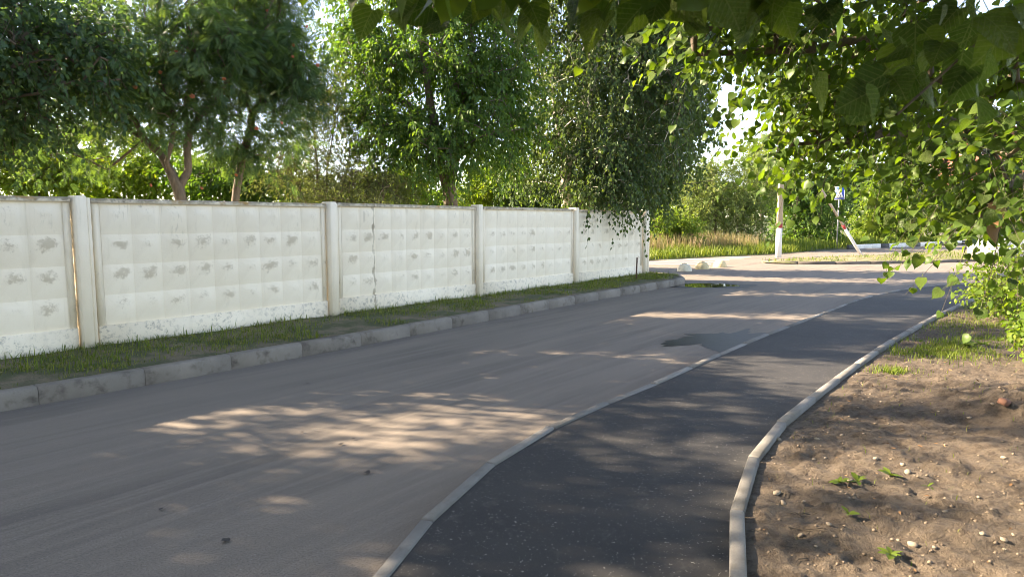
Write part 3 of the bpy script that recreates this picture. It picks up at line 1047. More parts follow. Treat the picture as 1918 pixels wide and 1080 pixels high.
def tree(name, label, cat, base, stems, lobes, nclump, leaf, seed, r0=.12, bark='bark', twig_n=4, leaf_n=8, twig_len=(.35, .7), droop=.3,
         size=(.05, .075), wd=.62, tmpl=T_RHOMB, group=None, spread=.18, gravity=.5, shell=.55, zmin=.6, bias=None, crown_name='crown', flat=1.0):
    """stems: polylines in world metres, the first starts at the base. lobes: (centre, radii, weight)."""
    r_ = np.random.default_rng(seed)
    base = np.asarray(base, float)
    root = empty(name, tuple(base))
    tag(root, label, cat, group)
    sk = Skeleton()
    first = None
    for s in stems:
        s = np.array(s, float) - base
        P = wiggle(r_, s, .018)
        if first is None:
            first = sk.chain(P)
        else:
            d = np.linalg.norm(np.array(sk.P) - P[0], axis=1)
            sk.chain(P[1:] if d.min() < .15 else P, int(d.argmin()))
    nst = len(sk.P)
    w = np.array([l[2] * np.prod(l[1]) ** .6 for l in lobes]); w /= w.sum()
    li = r_.choice(len(lobes), nclump, p=w)
    D = rand_dir(r_, nclump)
    rad = r_.random(nclump) ** shell
    Cn = np.array([l[0] for l in lobes]) - base
    Rd = np.array([l[1] for l in lobes])
    C = Cn[li] + D * rad[:, None] * Rd[li]
    C[:, 2] = np.maximum(C[:, 2], .12)
    out = norm(D * Rd[li] + np.array((0, 0, .15)))
    S = np.array(sk.P)
    order = np.linalg.norm(C[:, None] - S[None], axis=2).min(1).argsort()
    ok = (S[:, 2] > zmin)
    for c in C[order]:
        S = np.array(sk.P)
        allow = np.ones(len(S), bool)
        allow[:nst] = ok
        if not allow.any(): allow[:] = True
        d = np.linalg.norm(S - c, axis=1)
        cost = d + 1.1 * np.maximum(0, S[:, 2] - c[2] + .15 * d) + (~allow) * 1e3
        k = int(cost.argmin())
        a = S[k]
        L = np.linalg.norm(c - a)
        if L < .05: continue
        ctrl = a * .5 + c * .5 + np.array((0, 0, .12 * L)) + r_.normal(0, .06 * L, 3)
        m = int(min(7, max(2, L / .25)))
        tt = np.linspace(0, 1, m + 1)[1:, None]
        sk.chain(a * (1 - tt) ** 2 + 2 * ctrl * tt * (1 - tt) + c * tt ** 2, k)
    R = sk.radii(r0)
    # twigs
    K = len(C)
    P0 = np.repeat(C, twig_n, 0) + r_.normal(0, spread, (K * twig_n, 3))
    Dt = norm(np.repeat(out, twig_n, 0) * .7 + rand_dir(r_, K * twig_n) * .9 * np.array((1, 1, flat)))
    if bias is not None: Dt = norm(Dt + np.array(bias))
    Lt = r_.uniform(*twig_len, K * twig_n)
    # a little twig wood
    tw = np.stack([np.repeat(C, twig_n, 0), P0 + Dt * Lt[:, None] * .5 - np.array((0, 0, 1)) * (droop * .25 * Lt)[:, None], P0 + Dt * Lt[:, None] - np.array((0, 0, 1)) * (droop * Lt)[:, None]], 1)
    trunk = sk.mesh('trunk', M[bark], root, R)
    n_ = len(tw)
    q = np.array([(1, 0, 0), (-.5, .87, 0), (-.5, -.87, 0)])
    rr_ = np.array([.005, .0035, .0015])
    Vt = (tw[:, :, None] + q[None, None] * rr_[None, :, None, None]).reshape(-1, 3)
    f = []
    for s in range(2):
        for e in range(3):
            f.append((s * 3 + e, s * 3 + (e + 1) % 3, s * 3 + 3 + (e + 1) % 3, s * 3 + 3 + e))
    Ft = (np.array(f)[None] + (np.arange(n_) * 9)[:, None, None]).reshape(-1, 4)
    tag(obj('twigs', mesh_data('twigs', Vt, Ft, M['twig']), root), kind='stuff')
    # leaves
    n = n_ * leaf_n
    t = ((np.arange(leaf_n) + .6) / leaf_n)[None] + r_.uniform(-.4, .4, (n_, leaf_n)) / leaf_n
    P = P0[:, None] + Dt[:, None] * (Lt[:, None] * t)[..., None] - np.array((0, 0, 1)) * (droop * Lt[:, None] * t * t)[..., None]
    tan = Dt[:, None] - np.array((0, 0, 1)) * (2 * droop * t)[..., None]
    P, tan = P.reshape(-1, 3), norm(tan.reshape(-1, 3))
    rd = rand_dir(r_, n)
    A = norm(tan * .55 + rd * .8 - np.array((0, 0, gravity)))
    N = norm(rand_dir(r_, n) * .75 + np.array((0, 0, .75)))
    Lf = r_.uniform(*size, n)
    P = P + rd * .03
    rnd = np.clip(np.repeat(r_.random(K), twig_n * leaf_n) * .55 + r_.random(n) * .45, 0, 1)
    rnd = np.where(r_.random(n) < .015, 1.0, rnd)
    tag(leaves(crown_name, P, A, N, Lf, wd, tmpl, leaf, root, rnd), kind='stuff')
    return root, C + base


def lobe(px, py, Y, rpx, rpy, ry, w=1.0):
    k = Y / 1275
    return (at(px, py, Y), np.array((rpx * k, ry, rpy * k)), w)


def line(Y, *pp):
    return [at(x, y, Y) for x, y in pp]


def tree_base(px, Y, z=.22):
    p = at(px, 500, Y)
    return np.array((p[0], Y, z))


def stem_from(base, pts):
    return [base] + list(pts)


# ------------------------------------------------------------------ trees behind the wall
b = tree_base(352, 12.0)
rowanA, cA = tree('rowan_tree', 'rowan tree with several fanning stems and orange berries behind the wall', 'tree', b,
    [stem_from(b, line(12, (345, 372), (333, 345), (310, 300), (265, 255), (228, 190), (205, 120))),
     line(12.1, (340, 355), (352, 320), (350, 220), (352, 140), (378, 50), (385, -60)),
     line(11.8, (312, 305), (318, 285), (330, 235), (308, 150), (300, 70), (290, -40)),
     line(12.2, (268, 258), (222, 232), (196, 205), (150, 150)),
     line(11.9, (200, 318), (165, 297), (125, 288), (95, 290)),
     line(12.1, (350, 240), (400, 190), (440, 130))],
    [lobe(300, 100, 12, 170, 85, 1.5), lobe(190, 140, 12, 100, 80, 1.4), lobe(430, 80, 12, 90, 80, 1.3), lobe(320, -50, 12, 220, 80, 1.4, .6), lobe(150, 250, 12, 90, 70, 1.2, .45), lobe(300, 220, 12.2, 120, 50, 1.2, .45), lobe(390, 200, 12.4, 60, 60, 1.0, .5)],
    290, ROWAN, 101, r0=.10, twig_n=4, leaf_n=7, twig_len=(.25, .5), droop=.35, size=(.18, .25), wd=1.05, tmpl=T_PIN, gravity=.2, zmin=1.2)
b = tree_base(440, 13.2)
rowanB, cB = tree('rowan_tree', 'slim single stemmed rowan tree with orange berries beside the fanning one', 'tree', b,
    [stem_from(b, line(13.2, (440, 372), (444, 330), (460, 270), (472, 215))),
     line(13.2, (472, 215), (492, 190), (512, 130), (522, 60), (530, -30)),
     line(13.2, (472, 215), (456, 175), (452, 120), (470, 40)), line(13.2, (455, 290), (430, 260), (405, 235))],
    [lobe(510, 110, 13.2, 75, 85, 1.2), lobe(470, 30, 13.2, 90, 70, 1.2), lobe(545, 150, 13.2, 45, 70, .9), lobe(440, 230, 13.2, 60, 55, .9, .5), lobe(520, 250, 13.4, 70, 60, .9, .4), lobe(500, -60, 13.2, 80, 60, 1.1)],
    220, ROWAN, 102, r0=.075, twig_n=4, leaf_n=7, twig_len=(.25, .5), droop=.35, size=(.18, .25), wd=1.05, tmpl=T_PIN, gravity=.2, zmin=1.6)

# the dark tree leaning in from the left, mostly outside the frame
b = np.array((-9.6, 8.4, .22))
tree('elm_tree', 'dense dark leaved tree leaning in at the left edge above the wall', 'tree', b,
    [[b, (-9.5, 8.4, 2.2), (-9.3, 8.5, 3.6), (-9.0, 8.6, 5.2), (-8.8, 8.6, 7.5)], [(-9.3, 8.5, 3.4), (-8.3, 9.0, 4.4), (-7.2, 9.4, 5.0)], [(-9.4, 8.4, 3.0), (-10.6, 7.8, 4.4), (-11.5, 7.2, 5.6)], [(-9.1, 8.5, 4.6), (-8.2, 8.0, 5.6), (-7.4, 8.0, 6.4)]],
    [lobe(60, 60, 9.6, 170, 120, 1.4), lobe(-120, 40, 9.2, 190, 190, 1.6), ((-9.2, 8.4, 6.6), np.array((2.3, 1.8, 1.4)), .4), lobe(20, 190, 9.8, 100, 80, 1.2, .6), lobe(-110, 230, 9.6, 110, 110, 1.3, .8)],
    335, DARKLEAF, 103, r0=.17, twig_n=5, leaf_n=15, size=(.07, .11), wd=.66, tmpl=T_OVATE, zmin=1.6)
b = np.array((-12.6, 3.4, .22))  # out of frame, crown shaped to shade the road and near branches
tree('elm_tree', 'unseen dark leaved tree left of the view, placed to shade the foreground', 'tree', b,
    [[b, (-12.5, 3.4, 2.4), (-12.3, 3.5, 4.5), (-12.2, 3.6, 8.0)], [(-12.4, 3.5, 3.2), (-11.0, 3.0, 5.0)], [(-12.4, 3.5, 3.6), (-13.5, 4.6, 5.4)]],
    [((-12.2, 3.5, 6.0), np.array((2.4, 2.6, 2.4)), 1), ((-11.6, 2.2, 4.6), np.array((1.8, 1.8, 1.5)), 1), ((-12.2, 3.2, 8.4), np.array((2.0, 2.2, 1.6)), 1), ((-12.3, -.2, 6.0), np.array((2.2, 2.4, 2.8)), 1), ((-12.6, 3.2, 10.0), np.array((2.0, 2.4, 1.4)), 1), ((-12.4, 5.4, 5.4), np.array((2.0, 1.6, 2.2)), 1), ((-11.6, 6.6, 5.6), np.array((1.4, 1.4, 1.6)), 1), ((-11.8, 6.9, 7.0), np.array((1.2, 1.2, .8)), 1.5)],
    430, DARKLEAF, 104, r0=.18, twig_n=6, leaf_n=14, size=(.10, .16), spread=.22, wd=.66, zmin=1.6)

b = np.array((-15.0, 8.2, .22))  # unseen tree put in where low sun still reached the near road
tree('elm_tree', 'unseen broad tree deeper left of the view, added to close a sun gap', 'tree', b,
    [[b, (-15, 8.2, 2.4), (-14.9, 8.3, 4.5), (-14.9, 8.3, 7.0)], [(-15, 8.2, 2.6), (-13.9, 8.6, 4.4)], [(-15, 8.2, 2.8), (-15.6, 6.8, 5.0)]],
    [((-14.8, 8.3, 5.6), np.array((2.0, 2.8, 2.6)), 1), ((-14.4, 6.6, 4.6), np.array((1.8, 2.0, 2.0)), 1), ((-14.6, 10.6, 4.4), np.array((1.6, 1.8, 2.0)), 1), ((-14.6, 6.4, 7.0), np.array((1.8, 1.8, 1.2)), 1)],
    380, DARKLEAF, 110, r0=.16, twig_n=6, leaf_n=12, size=(.10, .16), spread=.22, wd=.66, zmin=1.4)

# wispy narrow-leaved willows
b = tree_base(600, 15.6)
tree('willow_shrub', 'wispy grey green narrow leaved willow rising between rowan and broad tree', 'shrub', b,
    [stem_from(b, line(15.6, (600, 380), (595, 300), (585, 220), (590, 160))), stem_from(b, line(15.4, (625, 380), (650, 320), (660, 250))), stem_from(b, line(15.6, (575, 380), (545, 320), (530, 260))), stem_from(b, line(15.7, (610, 370), (620, 280), (630, 200)))],
    [lobe(590, 260, 15.6, 60, 110, .9), lobe(650, 300, 15.6, 50, 90, .8), lobe(545, 320, 15.5, 50, 60, .8), lobe(640, 375, 14.8, 60, 25, .5, .8), lobe(620, 180, 15.6, 40, 50, .7)],
    260, WILLOW, 105, r0=.05, twig_n=4, leaf_n=15, twig_len=(.4, .8), droop=.25, size=(.07, .11), wd=.20, gravity=.3, bias=(0, 0, .5), zmin=.5)
b = tree_base(700, 16.0)
tree('willow_shrub', 'low feathery willow with sprigs hanging over the wall top', 'shrub', b,
    [stem_from(b, line(16, (700, 380), (690, 340), (680, 300))), stem_from(b, line(15.4, (715, 378), (720, 350), (712, 330)))],
    [lobe(690, 345, 15.6, 60, 40, .9), lobe(710, 385, 13.9, 35, 14, .35, .9), lobe(735, 360, 15.4, 30, 30, .6)],
    90, WILLOW, 106, r0=.04, twig_n=4, leaf_n=12, twig_len=(.35, .6), droop=.5, size=(.07, .11), wd=.2, gravity=.5, zmin=.4)

b = tree_base(846, 16.4)
tree('ash_maple_tree', 'broad leafy tree with forked brown trunk behind the middle of the wall', 'tree', b,
    [stem_from(b, line(16.4, (846, 385), (838, 345), (826, 312))), line(16.4, (826, 312), (812, 230), (798, 150), (788, 60), (780, -60)), line(16.4, (840, 345), (852, 300), (872, 200), (884, 80), (890, -40)), line(16.4, (812, 240), (760, 190), (700, 150)), line(16.4, (858, 280), (910, 220), (950, 180)), line(16.4, (805, 200), (740, 240), (690, 230))],
    [lobe(800, 100, 16.4, 140, 100, 2.0), lobe(700, 130, 16.4, 70, 85, 1.5), lobe(890, 210, 16.2, 90, 90, 1.6), lobe(735, 240, 16.2, 75, 60, 1.4), lobe(810, -60, 16.4, 160, 90, 2.0), lobe(820, 270, 15.8, 80, 45, 1.2), lobe(655, 70, 16.6, 35, 55, 1.0, .7), lobe(930, 100, 16.6, 75, 100, 1.3, 1.0), lobe(950, 250, 17.2, 50, 70, 1.0, .7)],
    640, MAPLELEAF, 107, r0=.17, twig_n=4, leaf_n=16, size=(.10, .15), wd=.48, droop=.4, gravity=.7, zmin=1.8, twig_len=(.4, .8))

b = tree_base(1062, 19.8)
tree('birch_tree', 'tall birch with white bark and drooping twigs over the wall', 'tree', b,
    [stem_from(b, line(19.8, (1060, 385), (1056, 310), (1040, 215), (1031, 140), (1022, 60), (1014, -60), (1010, -200))),
     line(19.9, (1058, 330), (1090, 250), (1108, 180), (1118, 100), (1126, 0), (1130, -120)), line(19.9, (1100, 215), (1078, 150), (1066, 90)), line(19.8, (1035, 180), (985, 130), (960, 90)), line(19.8, (1112, 150), (1160, 90), (1200, 40))],
    [lobe(1085, 60, 19.8, 100, 120, 2.0), lobe(1040, 210, 19.6, 90, 90, 1.8, .8), lobe(1185, 120, 19.8, 95, 130, 2.0), lobe(1115, 285, 19.4, 95, 75, 1.7), lobe(1230, 210, 20, 75, 110, 1.8), lobe(1080, -120, 19.8, 130, 110, 2.0), lobe(1140, 345, 18.9, 70, 45, 1.0, .9), lobe(985, 300, 19.8, 50, 60, 1.2, .6), lobe(1180, -60, 19.8, 100, 100, 1.8), lobe(985, 110, 20.4, 50, 120, 1.2, .8), lobe(1270, 70, 20.2, 55, 100, 1.5)],
    860, BIRCHLEAF, 108, r0=.15, bark='birch', twig_n=4, leaf_n=17, size=(.085, .125), wd=.72, droop=1.0, gravity=1.0, zmin=2.2, twig_len=(.5, 1.0))
b = tree_base(1205, 24.0)
tree('alder_tree', 'dense dark tree filling out the crown behind the end of the wall', 'tree', b,
    [stem_from(b, line(24, (1205, 400), (1210, 330), (1222, 240), (1235, 140), (1240, 40))), line(24, (1212, 320), (1260, 270), (1295, 235)), line(24, (1212, 330), (1280, 345), (1335, 338)), line(24, (1215, 300), (1160, 260), (1130, 220))],
    [lobe(1225, 280, 24, 75, 80, 1.8), lobe(1265, 170, 24, 60, 90, 1.8), lobe(1190, 345, 23.6, 60, 40, 1.4), lobe(1230, 350, 23.6, 40, 38, 1.2), lobe(1240, 50, 24, 80, 80, 1.8), lobe(1305, 340, 23.6, 32, 12, .5, .5), lobe(1290, 235, 24, 40, 40, 1.2), lobe(1110, 250, 24.2, 90, 80, 1.6), lobe(1130, 350, 24.2, 90, 40, 1.4), lobe(1290, 110, 24, 40, 100, 1.4), lobe(1150, 80, 24.4, 90, 100, 1.6)],
    680, BIRCHLEAF, 109, r0=.16, twig_n=4, leaf_n=15, size=(.11, .16), wd=.7, zmin=1.4, twig_len=(.4, .8), droop=.3)

# sunlit thickets further back in the yard
BACK = [
    ('yellow_shrub', 'sunlit yellow green shrub seen under the fanning rowan', 235, 20, [(235, 300, 80, 55), (160, 330, 60, 40), (300, 330, 70, 40)], SUNNY, 170),
    ('green_shrub', 'sunlit green thicket at the far left above the wall', 40, 17, [(40, 290, 70, 70), (100, 330, 60, 40), (-60, 280, 60, 80)], SUNNY, 170),
    ('green_shrub', 'low green shrub behind the slim rowan stem', 410, 19, [(410, 330, 80, 45), (480, 340, 60, 40)], MAPLELEAF, 130),
    ('yellow_shrub', 'bright yellow green shrub between broad tree and birch', 920, 26, [(925, 335, 50, 45), (880, 360, 40, 30)], SUNNY, 120),
    ('green_shrub', 'dark shrub behind the birch trunk', 1000, 25, [(990, 365, 60, 30), (1060, 350, 60, 40)], DARKLEAF, 120),
    ('green_shrub', 'sunlit leafy shrub behind the broad tree to its left', 700, 24, [(720, 350, 60, 30), (770, 340, 50, 35)], SUNNY, 110),
    ('green_shrub', 'hazy green shrub behind the wispy willow', 560, 26, [(560, 350, 80, 30), (640, 360, 60, 25)], WILLOW, 110),
]
for k, (nm, lab, px, Y, ls, lm, nc) in enumerate(BACK):
    b = tree_base(px, Y)
    tree(nm, lab, 'shrub', b, [stem_from(b, line(Y, (px, 390), (ls[0][0], ls[0][1]))), stem_from(b, line(Y, (px + 10, 390), (ls[1][0], ls[1][1])))],
         [lobe(x, y, Y, rx, ry, 1.2) for x, y, rx, ry in ls], nc, lm, 200 + k, r0=.05, twig_n=4, leaf_n=12, size=(.12, .18), wd=.5, zmin=.3)

# rowan berries
bm = MB()
r_ = np.random.default_rng(3)
for k in range(16):
    c = r_.uniform(-1, 1, 3) * .026
    s = .014
    bm.lathe([(.001, -s), (s * .8, -s * .6), (s, 0), (s * .8, s * .6), (.001, s)], 6, 'z', tuple(c))
bme = mesh_data('berry_cluster', bm.V, bm.F, M['berry'], True)
for root, Y, pts in ((rowanA, 12, [(300, 135), (253, 163), (330, 96), (420, 148), (360, 180), (283, 347), (378, 352), (240, 60)]), (rowanB, 13.2, [(505, 52), (548, 106), (500, 20), (550, 84), (528, 230), (443, 328), (480, 240), (575, 50), (595, 122)])):
    for px, py in pts:
        p = at(px, py, Y - 1.0) - np.array(root.location)
        o = obj('berry_cluster', bme, root, tuple(p))
        s = random.uniform(.7, 1.1)
        o.scale = (s, s, s * .8)
        o.rotation_euler = (random.random() * 3, random.random() * 3, 0)

# ------------------------------------------------------------------ vegetation beyond the cross road
FARVEG = [
    ('willow_bush', 'large pale green willow bush beyond the zebra crossing', 1340, 42, [(1340, 385, 100, 75), (1275, 405, 60, 50), (1405, 350, 60, 60), (1310, 330, 55, 45), (1390, 430, 60, 35)], PALE, 640, .4),
    ('shrub', 'dark green shrub thicket behind the utility pole', 1505, 46, [(1505, 390, 60, 80), (1470, 340, 45, 45), (1545, 360, 35, 60), (1500, 445, 60, 30)], MAPLELEAF, 450, .6),
    ('leafy_bush', 'low bright green broad leaved bush at the end of the wall', 1240, 37, [(1235, 425, 38, 32), (1280, 432, 30, 25)], SUNNY, 130, .6),
    ('yellow_bush', 'tall yellow green weedy bush behind the crossing sign', 1650, 50, [(1640, 420, 40, 38), (1690, 430, 45, 28), (1652, 375, 26, 35), (1660, 445, 60, 18)], SUNNY, 380, .45),
    ('dark_tree', 'dark rounded tree behind the yellow green bush', 1600, 60, [(1600, 350, 55, 60), (1668, 355, 34, 40)], DARKLEAF, 260, .6),
    ('pale_tree', 'slender pale tree rising above the willow bush', 1425, 62, [(1425, 290, 30, 40), (1440, 320, 30, 35)], PALE, 110, .6),
    ('willow_bush', 'pale grey green willow far along the lane', 1735, 84, [(1735, 375, 40, 45), (1775, 370, 28, 40)], WILLOW, 200, .5),
    ('yellow_bush', 'rounded yellow green bush beyond the lane', 1825, 80, [(1822, 392, 26, 28)], SUNNY, 110, .6),
    ('dark_tree', 'dark tree at the far end of the lane', 1765, 105, [(1765, 390, 30, 24), (1800, 385, 26, 26)], DARKLEAF, 110, .6),
    ('leafy_bush', 'green bush at the right beyond the parked car', 1880, 60, [(1880, 390, 45, 40)], MAPLELEAF, 130, .6),
]
for k, (nm, lab, px, Y, ls, lm, nc, wd_l) in enumerate(FARVEG):
    p = at(px, 470, Y)
    zz_ = float(far_z(np.array([p[0]]), np.array([Y * 1.0]))[0])
    b = np.array((p[0], Y, zz_))
    up = at(ls[0][0], ls[0][1], Y)
    k_ = Y / 1275
    tree(nm, lab, 'tree' if 'tree' in nm else 'shrub', b, [[b, b * .5 + up * .5, up], [b, at(ls[-1][0], ls[-1][1], Y)]],
         [lobe(x, y, Y, rx, ry, min(rx, ry) * k_ * 1.1) for x, y, rx, ry in ls], nc, lm, 300 + k, r0=.10, twig_n=4, leaf_n=12,
         size=(.0032 * Y, .005 * Y), wd=wd_l, zmin=.2, twig_len=(.010 * Y, .022 * Y), spread=.006 * Y)


# far wood on the horizon: one mass
r_ = np.random.default_rng(77)
n = 26000
xx = r_.uniform(-120, 190, n)
yy = 125 + .12 * xx + r_.uniform(0, 8, n)
hh = 3.5 + 4.5 * fbm(xx * .09, xx * 0, 31)
hh = hh * np.clip((xx + 60) / 60, .45, 1)
zz = 1.0 + hh * r_.random(n) ** .7 + .02 * np.clip(yy - 60, 0, 80)
tag(leaves('far_wood', np.stack([xx, yy, zz], 1), rand_dir(r_, n), norm(rand_dir(r_, n) + (0, -.3, .8)), r_.uniform(.7, 1.3, n), .7, T_OVATE, MAPLELEAF, None, r_.random(n)),
    'distant belt of green trees on the horizon', None, None, 'stuff')


# ------------------------------------------------------------------ grasses
def blades(name, P, H, W, mat, rnd, lean=.5, label=None, parent=None, seed=1):
    r_ = np.random.default_rng(seed)
    n = len(P)
    th = r_.uniform(0, 2 * math.pi, n)
    d = np.stack([np.cos(th), np.sin(th), np.zeros(n)], 1)
    s = np.stack([-np.sin(th), np.cos(th), np.zeros(n)], 1)
    ln = r_.uniform(.15, 1, n) * lean
    up = np.array((0, 0, 1.0))
    H, W = H[:, None], W[:, None]
    ln = ln[:, None]
    V = np.stack([P - s * W / 2, P + s * W / 2, P + up * H * .55 + d * H * ln * .3 + s * W * .4, P + up * H * .55 + d * H * ln * .3 - s * W * .4, P + up * H * (1 - ln * .25) + d * H * ln], 1)
    F = np.array([(0, 1, 2), (0, 2, 3), (3, 2, 4)])
    F = (F[None] + (np.arange(n) * 5)[:, None, None]).reshape(-1, 3)
    me = mesh_data(name, V.reshape(-1, 3), F, mat, False, {'rnd': np.repeat(rnd, 5)})
    return tag(obj(name, me, parent), label, None, None, 'stuff')


# on the verge: thick by the wall, thin by the kerb
r_ = np.random.default_rng(9)
s = r_.uniform(-9, 16.5, 60000)
v = r_.random(60000)
ks = (KERB - W0) @ WD
kd = (KERB - W0) @ WN
o_ = ks.argsort()
dist = np.interp(s, ks[o_], kd[o_]) - .17
q = .11 + v * np.maximum(dist - .11, .02)
X = W0[0] + s * WD[0] + q * WN[0]
Y = W0[1] + s * WD[1] + q * WN[1]
dens = fbm(X * 1.6, Y * 1.6, 41) + .42 * (1 - v) - .17
keep = (dens > r_.uniform(.34, .66, len(X))) & (s < 15.6)
X, Y, v = X[keep], Y[keep], v[keep]
n = len(X)
Z = VZ - .012 + .05 * (fbm(X * 2.2, Y * 2.2, 5) - .42) + .005
hgt = r_.uniform(.02, .06, n) * (.7 + .8 * fbm(X * 3, Y * 3, 44)) * (1 + .6 * (v < .12))
blades('verge_grass', np.stack([X, Y, Z], 1), hgt, r_.uniform(.004, .009, n), GRASS, r_.random(n), .8, 'short green grass on the verge below the wall', seed=2)

kk_ = r_.random(n) < .035
Xw, Yw, Zw = X[kk_], Y[kk_], Z[kk_]
nw_ = len(Xw)
blades('verge_weeds', np.stack([Xw, Yw, Zw], 1), r_.uniform(.08, .2, nw_), r_.uniform(.008, .016, nw_), LUSH, r_.random(nw_), .9, 'scattered taller weeds on the verge below the wall', seed=21)
kk_ = r_.random(n) < .03
Xw, Yw, Zw = X[kk_], Y[kk_], Z[kk_] + .02
nw_ = len(Xw)
tag(leaves('verge_litter', np.stack([Xw, Yw, Zw], 1), rand_dir(r_, nw_) * (1, 1, .2), norm(rand_dir(r_, nw_) * .4 + (0, 0, 1)), r_.uniform(.02, .05, nw_), .6, T_OVATE, DRYGRASS, None, r_.random(nw_)),
    'dry fallen leaves scattered over the verge', None, None, 'stuff')

# grass patch and grass margin on the soil
def soil_points(n, cx, cy_, rx, ry, seed):
    r_ = np.random.default_rng(seed)
    a = r_.normal(0, 1, (n, 2)) * .5
    X, Y = cx + a[:, 0] * rx, cy_ + a[:, 1] * ry
    k = (side_of(EDGR, X, Y) > .07) & (fbm(X * 3, Y * 3, seed) > .36)
    X, Y = X[k], Y[k]
    return np.stack([X, Y, soil_z(X, Y) - .004], 1)


PP = [soil_points(4200, 5.6, 8.9, .9, .75, 51), soil_points(1400, 6.9, 9.4, .9, .7, 52), soil_points(5000, 9.3, 12.4, 1.9, 1.5, 53), soil_points(500, 4.35, 7.6, .28, .22, 54), soil_points(2200, 7.4, 10.8, 1.4, .8, 55)]
P = np.vstack(PP)
n = len(P)
blades('soil_grass', P, r_.uniform(.02, .10, n) * (.5 + fbm(P[:, 0] * 2.5, P[:, 1] * 2.5, 88)), r_.uniform(.004, .009, n), LUSH, r_.random(n) ** 1.3, .7, 'tufts of fresh green grass growing on the bare soil', seed=3)
P = np.vstack([soil_points(110, 2.6, 4.6, 2.2, 2.0, 58), soil_points(160, 3.8, 6.6, 2.0, 2.0, 59)])
n = len(P)
blades('soil_sprouts', P, r_.uniform(.02, .07, n), r_.uniform(.003, .006, n), LUSH, r_.random(n), .9, 'thin scattered grass sprouts on the bare soil', seed=4)

# island grass
r_ = np.random.default_rng(12)
n = 9000
X, Y = r_.uniform(10.4, 27, n), r_.uniform(27.7, 38, n)
k = (fbm(X * .8, Y * .8, 61) > .42) & (Y - 27.9 < (X - 10.2) * .62 + .3) & (Y > 28.1 + np.maximum(0, X - 17) * .4)
X, Y = X[k], Y[k]
n = len(X)
blades('island_grass', np.stack([X, Y, np.full(n, .10)], 1), r_.uniform(.06, .22, n), r_.uniform(.012, .025, n), LUSH, r_.random(n), .7, 'patchy grass on the traffic island', seed=5)

# tall grass and dry reeds along the far edge
def along_far(n, s0, s1, d0, d1, seed):
    r_ = np.random.default_rng(seed)
    L = resample(FAR[1:10], .2)
    f = r_.uniform(s0, s1, n) * (len(L) - 1)
    i = np.clip(f.astype(int), 0, len(L) - 2)
    t = norm(L[i + 1] - L[i])
    nn = np.stack([-t[:, 1], t[:, 0]], 1)
    p = L[i] + t * r_.uniform(0, .2, n)[:, None] + nn * r_.uniform(d0, d1, n)[:, None]
    return np.stack([p[:, 0], p[:, 1], far_z(p[:, 0], p[:, 1])], 1)


P = along_far(15000, 0, .42, .2, 5.5, 71)
n = len(P)
r_ = np.random.default_rng(72)
blades('far_grass', P, r_.uniform(.15, .55, n) * (.7 + .7 * fbm(P[:, 0] * 1.2, P[:, 1] * 1.2, 90)), r_.uniform(.02, .035, n), LUSH, r_.random(n), .6, 'bright green grass edge beyond the zebra crossing', seed=6)
P = along_far(3600, 0, .32, 1.6, 5.0, 73)
n = len(P)
blades('dry_reeds', P, r_.uniform(.4, 1.15, n), r_.uniform(.018, .035, n), DRYGRASS, r_.random(n), .35, 'tall dry pinkish grass below the willow bush', seed=7)
P = along_far(5000, .42, 1, .5, 4, 75)
n = len(P)
blades('far_weeds', P, r_.uniform(.2, .7, n), r_.uniform(.03, .05, n), LUSH, r_.random(n), .5, 'yellow green weeds behind the striped kerb', seed=8)

# ------------------------------------------------------------------ furniture of the junction
# three concrete hemispheres
prof = [(.262, 0), (.262, .03)] + [(.255 * math.cos(a), .03 + .255 * math.sin(a)) for a in np.linspace(.05, 1.53, 14)]
for k, (x, y, mt, lab) in enumerate([(6.1, 24.02, 'dome_pale', 'palest worn concrete hemisphere bollard, nearest the wall'), (7.04, 25.15, 'dome', 'middle one of three yellowish concrete hemisphere bollards'), (8.0, 26.16, 'dome', 'yellowest concrete hemisphere bollard, farthest from the wall')]):
    t = empty('hemisphere_bollard', (x, y, 0))
    tag(t, lab, 'bollard', 'row of concrete hemisphere bollards')
    MB().lathe(prof, 28).build('dome', M[mt], t, True)
    MB().lathe([(.022, .27), (.022, .2885), (.012, .2895)], 10).build('lifting_socket', M['rust'], t, True)

# strutted utility pole
t = empty('utility_pole', (12.87, 32.9, 0))
tag(t, 'concrete utility pole with whitewashed foot, red band and leaning strut', 'pole')
def taper(z0, z1, w0, w1):
    V = []
    for z, w in ((z0, w0), (z1, w1)):
        h, c = w / 2, w * .12
        V += [(-h + c, -h, z), (h - c, -h, z), (h, -h + c, z), (h, h - c, z), (h - c, h, z), (-h + c, h, z), (-h, h - c, z), (-h, -h + c, z)]
    F = [tuple(range(8))[::-1], tuple(range(8, 16))] + [(i, (i + 1) % 8, 8 + (i + 1) % 8, 8 + i) for i in range(8)]
    return V, F
post = MB().add(*taper(1.62, 10.4, .233, .165)).build('post', M['pole'], t)
MB().add(*taper(-.4, 1.42, .244, .235)).build('whitewashed_foot', M['whitewash'], t)
MB().add(*taper(1.42, 1.62, .238, .236)).build('red_band', M['redp'], t)
foot = np.array((18.12 - 12.87, 35.4 - 32.9, 0.05))
topp = np.array((.05, .1, 6.2))
brd = topp - foot
def on(k): return foot + brd * k
br = MB().tube([on(.245), on(1)], [.066, .06], 8).build('strut', M['pole'], t)
MB().tube([on(-.03), on(.215)], [.078, .073], 8).build('whitewashed_strut_foot', M['whitewash'], t)
MB().tube([on(.215), on(.245)], [.077, .076], 8).build('strut_red_band', M['redp'], t)
MB().box((0, 0, 10.0), (1.4, .09, .09), .01).build('crossarm', M['galv'], t)
